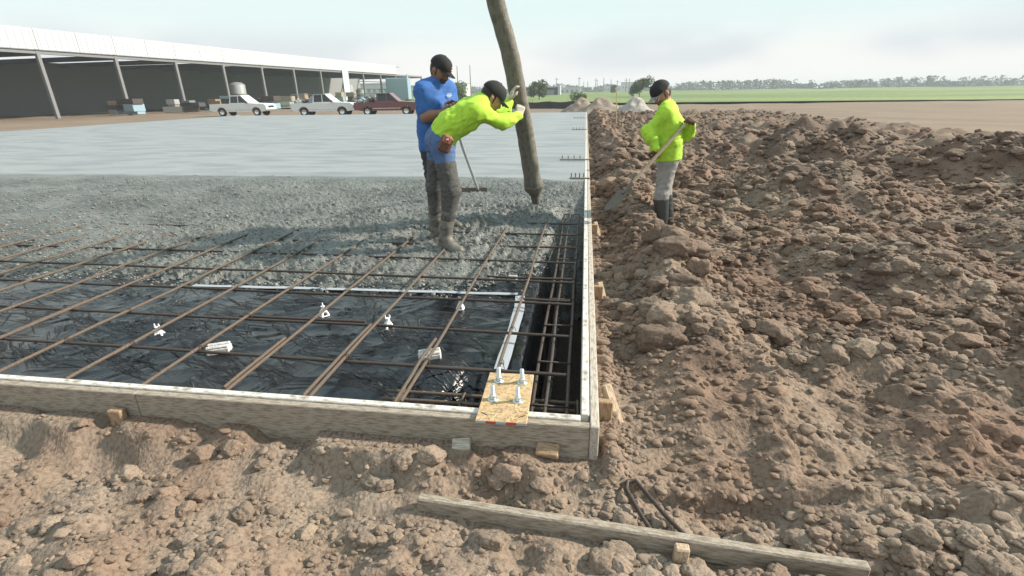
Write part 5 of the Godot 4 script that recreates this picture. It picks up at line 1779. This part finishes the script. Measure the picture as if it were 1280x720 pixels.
func build_far() -> void:
	var rng := RandomNumberGenerator.new()
	rng.seed = 51
	# open-sided steel building along the left
	var A := Vector3(-53.6, -0.4, -22.0)
	var B := Vector3(-43.3, -0.4, -139.0)
	var dir := (B - A).normalized()
	var ln := A.distance_to(B)
	var t := thing("steel_building", "long open-sided steel building with white fascia panels", "building", A)
	t.basis = Basis(dir, Vector3.UP, dir.cross(Vector3.UP))      # local x along the front, z towards the slab
	var eave := 6.2
	var top := 8.0
	var full := ln - 13.0
	var nb := int(full / 3.9)
	for i in nb:
		var mb := MB.new()
		mb.box(Vector3(3.86, top - eave, 0.12), Transform3D(Basis(), Vector3(3.9 * i + 1.95, (top + eave) * 0.5, 0.0)), 0.02)
		for r in 6:
			mb.box(Vector3(0.05, top - eave - 0.1, 0.05), Transform3D(Basis(), Vector3(3.9 * i + 0.35 + r * 0.64, (top + eave) * 0.5, 0.07)), 0.01)
		part("fascia_panel", mb.mesh(), M.panel_white, t)
	for i in int(ln / 7.8) + 1:
		var x := i * 7.8
		var mb := MB.new()
		mb.box(Vector3(0.32, eave, 0.32), Transform3D(Basis(), Vector3(x, eave * 0.5, -0.3)), 0.02)
		part("post", mb.mesh(), M.steel_grey, t)
		mb = MB.new()
		mb.box(Vector3(0.25, 0.5, 18.0), Transform3D(Basis(), Vector3(x, eave - 0.27, -9.4)), 0.02)
		part("rafter", mb.mesh(), M.steel_dark, t)
	var mb2 := MB.new()
	mb2.box(Vector3(ln, 0.35, 0.3), Transform3D(Basis(), Vector3(ln * 0.5, eave - 0.2, -0.32)), 0.02)
	part("eave_beam", mb2.mesh(), M.steel_grey, t)
	mb2 = MB.new()
	mb2.box(Vector3(full, 0.12, 18.5), Transform3D(Basis(), Vector3(full * 0.5, top - 0.1, -9.3)), 0.02)
	part("roof", mb2.mesh(), M.roof, t)
	mb2 = MB.new()
	mb2.box(Vector3(ln, eave, 0.15), Transform3D(Basis(), Vector3(ln * 0.5, eave * 0.5, -18.6)), 0.02)
	part("back_wall", mb2.mesh(), M.shade_wall, t)
	mb2 = MB.new()
	mb2.box(Vector3(2.2, eave - 0.02, 0.14), Transform3D(Basis(), Vector3(78.2, eave * 0.5, 0.02)), 0.02)
	part("wall_panel", mb2.mesh(), M.panel_white, t)
	for k in 3:
		mb2 = MB.new()
		mb2.box(Vector3(26.0, 0.14, 0.1), Transform3D(Basis(), Vector3(ln - 20.0, 1.4 + k * 1.5, -0.6)), 0.01)
		part("wall_rail", mb2.mesh(), M.steel_dark, t)
	var P := func(x: float, z: float) -> Vector3: return A + dir * x + dir.cross(Vector3.UP) * z
	# tanks and gear under the roof
	var lab := ["tall silver tank under the steel building beside the white wall panel", "shorter silver tank under the steel building, right of the taller one", "silver tank standing under the left part of the steel building"]
	var k := 0
	for q in [[84.0, 3.9, 1.1], [89.0, 2.9, 1.0], [52.0, 3.6, 1.1]]:
		var tk := thing("steel_tank", lab[k], "tank", P.call(q[0], -3.0), "silver tanks under the roof")
		k += 1
		var tb := MB.new()
		tb.lathe([Vector2(0, q[1] + 0.25), Vector2(q[2] * 0.6, q[1] + 0.15), Vector2(q[2], q[1] - 0.15), Vector2(q[2], 0.1), Vector2(q[2] * 0.9, 0.0)], Transform3D(), 22)
		part("shell", tb.mesh(), M.silver, tk)
		tb = MB.new()
		tb.lathe([Vector2(q[2] + 0.02, q[1] * 0.55), Vector2(q[2] + 0.06, q[1] * 0.56), Vector2(q[2] + 0.06, q[1] * 0.6), Vector2(q[2] + 0.02, q[1] * 0.61)], Transform3D(), 22)
		part("hoop", tb.mesh(), M.steel_grey, tk)
	var cb := thing("machine_cabinet", "blue-grey machine cabinet standing before the steel building", "cabinet", P.call(95.5, 3.0))
	mb2 = MB.new()
	mb2.box(Vector3(5.0, 4.6, 3.0), Transform3D(Basis(Vector3.UP, 0.1), Vector3(0, 2.9, 0)), 0.12)
	part("housing", mb2.mesh(), M.blue_grey, cb)
	for q in [-1.9, 1.9]:
		mb2 = MB.new()
		mb2.box(Vector3(0.3, 0.8, 2.6), Transform3D(Basis(), Vector3(q, 0.35, 0)), 0.02)
		part("skid", mb2.mesh(), M.steel_dark, cb)
	mb2 = MB.new()
	mb2.tube([Vector3(2.2, 5.1, 0), Vector3(2.2, 5.9, 0)], [0.2], 10)
	part("stack", mb2.mesh(), M.silver, cb)
	# stored material, each heap a thing
	for i in 15:
		var x := 30.0 + i * 6.4 + rng.randf_range(-1.5, 1.5)
		var st := thing("pallet_stack", "stack of stored steel and boards before the steel building, %s from the left" % ORD[i], "stored material", P.call(x, rng.randf_range(-2.0, 2.5) + (9.0 if i > 9 else 0.0)), "stored material along the steel building")
		var up := 0.0
		var side := 0.0
		for j in 6:
			var pm := MB.new()
			var s := Vector3(rng.randf_range(0.8, 2.8), rng.randf_range(0.2, 0.8), rng.randf_range(0.8, 1.6))
			if j == 3:
				up = 0.0
				side = 2.2
			pm.box(s, Transform3D(Basis(Vector3.UP, rng.randf_range(-0.2, 0.2)), Vector3(rng.randf_range(-0.3, 0.3) + side, up + s.y * 0.5 + 0.1, rng.randf_range(-0.2, 0.2))), 0.02)
			up += s.y + 0.005
			part("crate", pm.mesh(), [M.steel_dark, M.board_brown, M.steel_grey, M.board_old, M.bar_dark, M.silver, M.blue_grey][rng.randi() % 7], st)
	var rk := thing("storage_rack", "rusty open storage rack loaded with scrap at the building's far end", "rack", P.call(110.0, 4.0))
	rk.basis = t.basis
	for i in 6:
		for z in [0.0, 2.2]:
			mb2 = MB.new()
			mb2.box(Vector3(0.16, 4.4, 0.16), Transform3D(Basis(), Vector3(-6.0 + i * 2.4, 2.2, z)), 0.02)
			part("post", mb2.mesh(), M.bar_dark, rk)
	for j in 3:
		mb2 = MB.new()
		mb2.box(Vector3(12.2, 0.14, 2.4), Transform3D(Basis(), Vector3(0, 0.9 + j * 1.3, 1.1)), 0.02)
		part("shelf", mb2.mesh(), M.bar_dark, rk)
		for i in 11:
			mb2 = MB.new()
			var sz := Vector3(rng.randf_range(0.5, 1.5), rng.randf_range(0.3, 1.0), rng.randf_range(0.8, 1.8))
			mb2.box(sz, Transform3D(Basis(Vector3.UP, rng.randf_range(-0.2, 0.2)), Vector3(-5.4 + i * 1.08, 0.98 + j * 1.3 + sz.y * 0.5, 1.1)), 0.03)
			part("stored_part", mb2.mesh(), [M.bar_dark, M.board_brown, M.steel_dark, M.steel_grey, M.bar_dusty][rng.randi() % 5], rk)
	# pickups beyond the slab
	pickup("dark red pickup with a ladder rack and tools in its bed", Vector3(-18.0, -0.42, -46.6), 0.12, M.red_paint, true, rng)
	pickup("white pickup parked left of the dark red one", Vector3(-24.15, -0.42, -46.6), 0.12, M.white_paint, true, rng)
	pickup("white pickup parked far left before the steel building", Vector3(-33.5, -0.42, -48.0), 0.05, M.white_paint, false, rng)
	# silt fence at the edge of the lot
	var sf := thing("silt_fence", "low black silt fence along the far edge of the lot", "silt fence", Vector3(-14.0, -0.4, -60.0))
	var v := PackedVector3Array()
	var idx := PackedInt32Array()
	for i in 81:
		var x := i * 0.2
		for j in 3:
			v.append(Vector3(x, j * 0.38 - 0.05 + (0.05 * sin(x * 2.1) if j == 2 else 0.0), 0.03 * sin(x * 3.7 + j)))
	for i in 80:
		for j in 2:
			var a := i * 3 + j
			idx.append_array(PackedInt32Array([a, a + 1, a + 3, a + 1, a + 4, a + 3]))
	part("fabric", indexed(v, idx), M.silt, sf)
	for i in 9:
		var pm := MB.new()
		pm.box(Vector3(0.05, 1.1, 0.05), Transform3D(Basis(), Vector3(i * 2.0, 0.4, -0.06)), 0.005)
		part("post", pm.mesh(), M.board_old, sf)
	# piles of sand
	for q in [[1.35, -46.0, 2.6, 1.45, "wide brown pile of sand at the end of the right form", 0], [3.55, -39.0, 1.9, 1.6, "small pointed pile of pale grey sand beyond the dirt", 1], [-0.4, -47.5, 2.0, 1.45, "low brown pile of sand behind the slab's far corner", 0]]:
		var col := Color(0.27, 0.22, 0.175) if q[5] == 0 else Color(0.36, 0.34, 0.31)
		var gs := PackedFloat32Array()
		for i in 41: gs.append((i - 20) / 20.0 * q[2] * 1.15)
		var hh := func(x, z):
			var r: float = Vector2(x, z).length() / q[2] + 0.12 * n_b.get_noise_2d(x * 1.2 + q[0] * 9.0, z * 1.2)
			return q[3] * maxf(0.0, 1.0 - r) * (0.92 + 0.25 * n_a.get_noise_2d(x * 1.2, z * 1.2)) + 0.02 * n_c.get_noise_2d(x * 0.6, z * 0.6) - 0.06
		single("sand_pile", field(gs, gs, hh, null, func(x, y, z): return col * (0.85 + 0.3 * n_a.get_noise_2d(x * 2.0, z * 2.0))), M.sand, q[4], "sand pile", Transform3D(Basis(), Vector3(q[0], -0.4, q[1])), "piles of sand beyond the slab")
	# survey lath
	var lm := MB.new()
	lm.box(Vector3(1.75, 0.045, 0.02), Transform3D(Basis(), Vector3(0.75, 0, 0)), 0.003)
	var ld := Vector3(-0.06, 1, 0.0).normalized()
	single("survey_stake", lm.mesh(), M.lath, "tall thin yellowish survey lath standing in the dirt", "survey stake", Transform3D(Basis(ld, Vector3.BACK.cross(ld), Vector3.BACK), Vector3(1.33, -0.15, -22.5)))
	# dark shed with a pale end
	var sh := thing("shed", "long low dark shed with a white end beyond the field", "shed", Vector3(-18.5, -0.3, -193.0))
	var bm := MB.new()
	bm.box(Vector3(17.0, 3.0, 6.0), Transform3D(Basis(), Vector3(0, 1.5, 0)), 0.05)
	part("wall", bm.mesh(), M.steel_dark, sh)
	bm = MB.new()
	bm.box(Vector3(17.6, 0.25, 6.8), Transform3D(Basis(Vector3.RIGHT, 0.06), Vector3(0, 3.2, 0)), 0.03)
	part("roof", bm.mesh(), M.steel_dark, sh)
	bm = MB.new()
	bm.box(Vector3(0.9, 3.6, 6.4), Transform3D(Basis(), Vector3(8.95, 1.8, 0)), 0.05)
	part("end_wall", bm.mesh(), M.panel_white, sh)
	for i in 4:
		bm = MB.new()
		bm.box(Vector3(2.6, 2.2, 0.1), Transform3D(Basis(), Vector3(-6.4 + i * 4.1, 1.2, 3.03)), 0.02)
		part("door", bm.mesh(), M.shade_wall, sh)
	# pale low buildings far off
	var names := ["pale flat-roofed building with dark windows behind the bending worker", "second pale building behind the bending worker, farther left", "long low white building beyond the field, right of the shed", "small white building among the far trees", "grey flat building under the far poles", "pale building at the far left behind the pickups"]
	k = 0
	for q in [[-52.0, -200.0, 15.0, 5.0], [-68.0, -215.0, 12.0, 4.6], [-14.0, -300.0, 22.0, 3.6], [20.0, -430.0, 14.0, 5.0], [38.0, -460.0, 18.0, 8.0], [-95.0, -230.0, 30.0, 6.0]]:
		var h := thing("far_building", names[k], "building", Vector3(q[0], -0.3, q[1]), "pale buildings on the horizon")
		k += 1
		bm = MB.new()
		bm.box(Vector3(q[2], q[3], 9.0), Transform3D(Basis(), Vector3(0, q[3] * 0.5, 0)), 0.05)
		part("wall", bm.mesh(), M.cream if k < 3 else M.panel_white, h)
		bm = MB.new()
		bm.box(Vector3(q[2] + 0.6, 0.4, 9.6), Transform3D(Basis(), Vector3(0, q[3] + 0.2, 0)), 0.05)
		part("roof", bm.mesh(), M.roof, h)
		for i in int(q[2] / 2.6):
			bm = MB.new()
			bm.box(Vector3(1.2, 1.4, 0.1), Transform3D(Basis(), Vector3(-q[2] * 0.5 + 1.6 + i * 2.6, q[3] * 0.55, 4.53)), 0.02)
			part("window", bm.mesh(), M.shade_wall, h)
	# utility poles
	var poles := [[-36.5, 8.6, -150.0, 0], [-33.0, 8.8, -151.0, 0], [-18.0, 9.4, -326.0, 1], [-4.5, 9.6, -328.0, 1], [0.8, 7.0, -328.0, 2], [5.6, 8.6, -330.0, 1], [10.3, 9.0, -330.0, 2], [14.7, 8.0, -330.0, 2], [18.5, 7.5, -331.0, 1], [23.8, 8.3, -332.0, 1], [25.7, 8.3, -332.0, 2], [32.9, 7.8, -333.0, 1], [-2.0, 8.0, -400.0, 2], [8.0, 9.2, -410.0, 2], [30.0, 10.5, -420.0, 2]]
	var pn := ["thin tall pole standing between the two workers and the far buildings, left one", "thin tall pole behind the bending worker's cap, right of its twin", "slim utility pole in the row on the horizon beyond the field"]
	var rank := []
	for q in poles:
		var c := 0
		for o in poles:
			if o[0] / -o[2] < q[0] / -q[2]:
				c += 1
		rank.append(c)
	for i in poles.size():
		var q: Array = poles[i]
		var p := thing("utility_pole", pn[i] if i < 2 else ("slim utility pole on the horizon beyond the field, %s from the left" % ORD[rank[i] - 2]), "utility pole", Vector3(q[0], -0.4, q[2]), "utility poles on the horizon")
		bm = MB.new()
		var r := 0.16 if q[2] > -200.0 else 0.26
		bm.tube([Vector3(0, 0, 0), Vector3(0, q[1] + 0.4, 0)], [r, r * 0.6], 7)
		part("pole", bm.mesh(), M.pole_wood, p)
		if q[3] == 1:
			bm = MB.new()
			bm.box(Vector3(2.2, 0.22, 0.2), Transform3D(Basis(), Vector3(0, q[1] - 0.6, 0.25)), 0.02)
			part("crossarm", bm.mesh(), M.pole_wood, p)
	# trees
	leafy("bush", "round green bush in front of the dark shed", "bush", Vector3(-10.4, -0.5, -118.0), 4.2, 5.2, 2600, 0.22, rng)
	leafy("tree", "green bushy tree at the field's edge behind the shovelling worker", "tree", Vector3(12.5, -0.5, -130.0), 4.6, 6.0, 2600, 0.25, rng)
	leafy("tree", "dark green tree left of the bending worker's shoulders", "tree", Vector3(-26.5, -0.5, -105.0), 3.4, 6.5, 2600, 0.24, rng)
	leafy("bush", "small dark bush in the middle of the green field", "bush", Vector3(-1.2, -0.5, -95.0), 1.5, 3.4, 1400, 0.13, rng)
	leafy("tree", "small lone tree in the far field", "tree", Vector3(11.0, -0.3, -230.0), 4.6, 3.0, 1000, 0.3, rng)
	leafy("tree", "broad green tree behind the pickups", "tree", Vector3(-32.0, -0.5, -108.0), 3.6, 7.0, 2400, 0.25, rng)
	# far tree line as one mass
	var lm2 := MB.new()
	lm2.tri(Vector3(-1, 0, 0), Vector3(0, 0.25, 0.5), Vector3(1, 0, 0), Vector3.UP, Vector3.UP, Vector3.UP)
	lm2.tri(Vector3(-1, 0, 0), Vector3(1, 0, 0), Vector3(0, 0.25, -0.5), Vector3.UP, Vector3.UP, Vector3.UP)
	var xs := []
	var cs := []
	for i in 1500:
		var x := rng.randf_range(-620.0, 700.0)
		var z := -520.0 + rng.randf_range(-50.0, 50.0)
		var hgt := 4.5 + 4.5 * clampf(0.5 + n_b.get_noise_2d(x * 0.03, 4.0) * 1.6, 0.0, 1.0) * rng.randf_range(0.7, 1.1)
		var w := rng.randf_range(3.0, 6.0)
		for j in 34:
			var d := Vector3(rng.randfn() * 0.4, 0.0, rng.randfn() * 0.3)
			var yy := rng.randf()
			xs.append(Transform3D(Basis.from_euler(Vector3(rng.randf() * 6, rng.randf() * 6, rng.randf() * 6)).scaled(Vector3.ONE * rng.randf_range(0.7, 1.5)), Vector3(x + d.x * w * (1.2 - yy * 0.7), yy * hgt, z + d.z * w)))
			var g := rng.randf_range(0.6, 1.2)
			cs.append(Color(g, g, g))
	scatter("tree_line", lm2.mesh(), M.leaf_far, xs, cs, "long far-off line of trees along the horizon", "tree line")
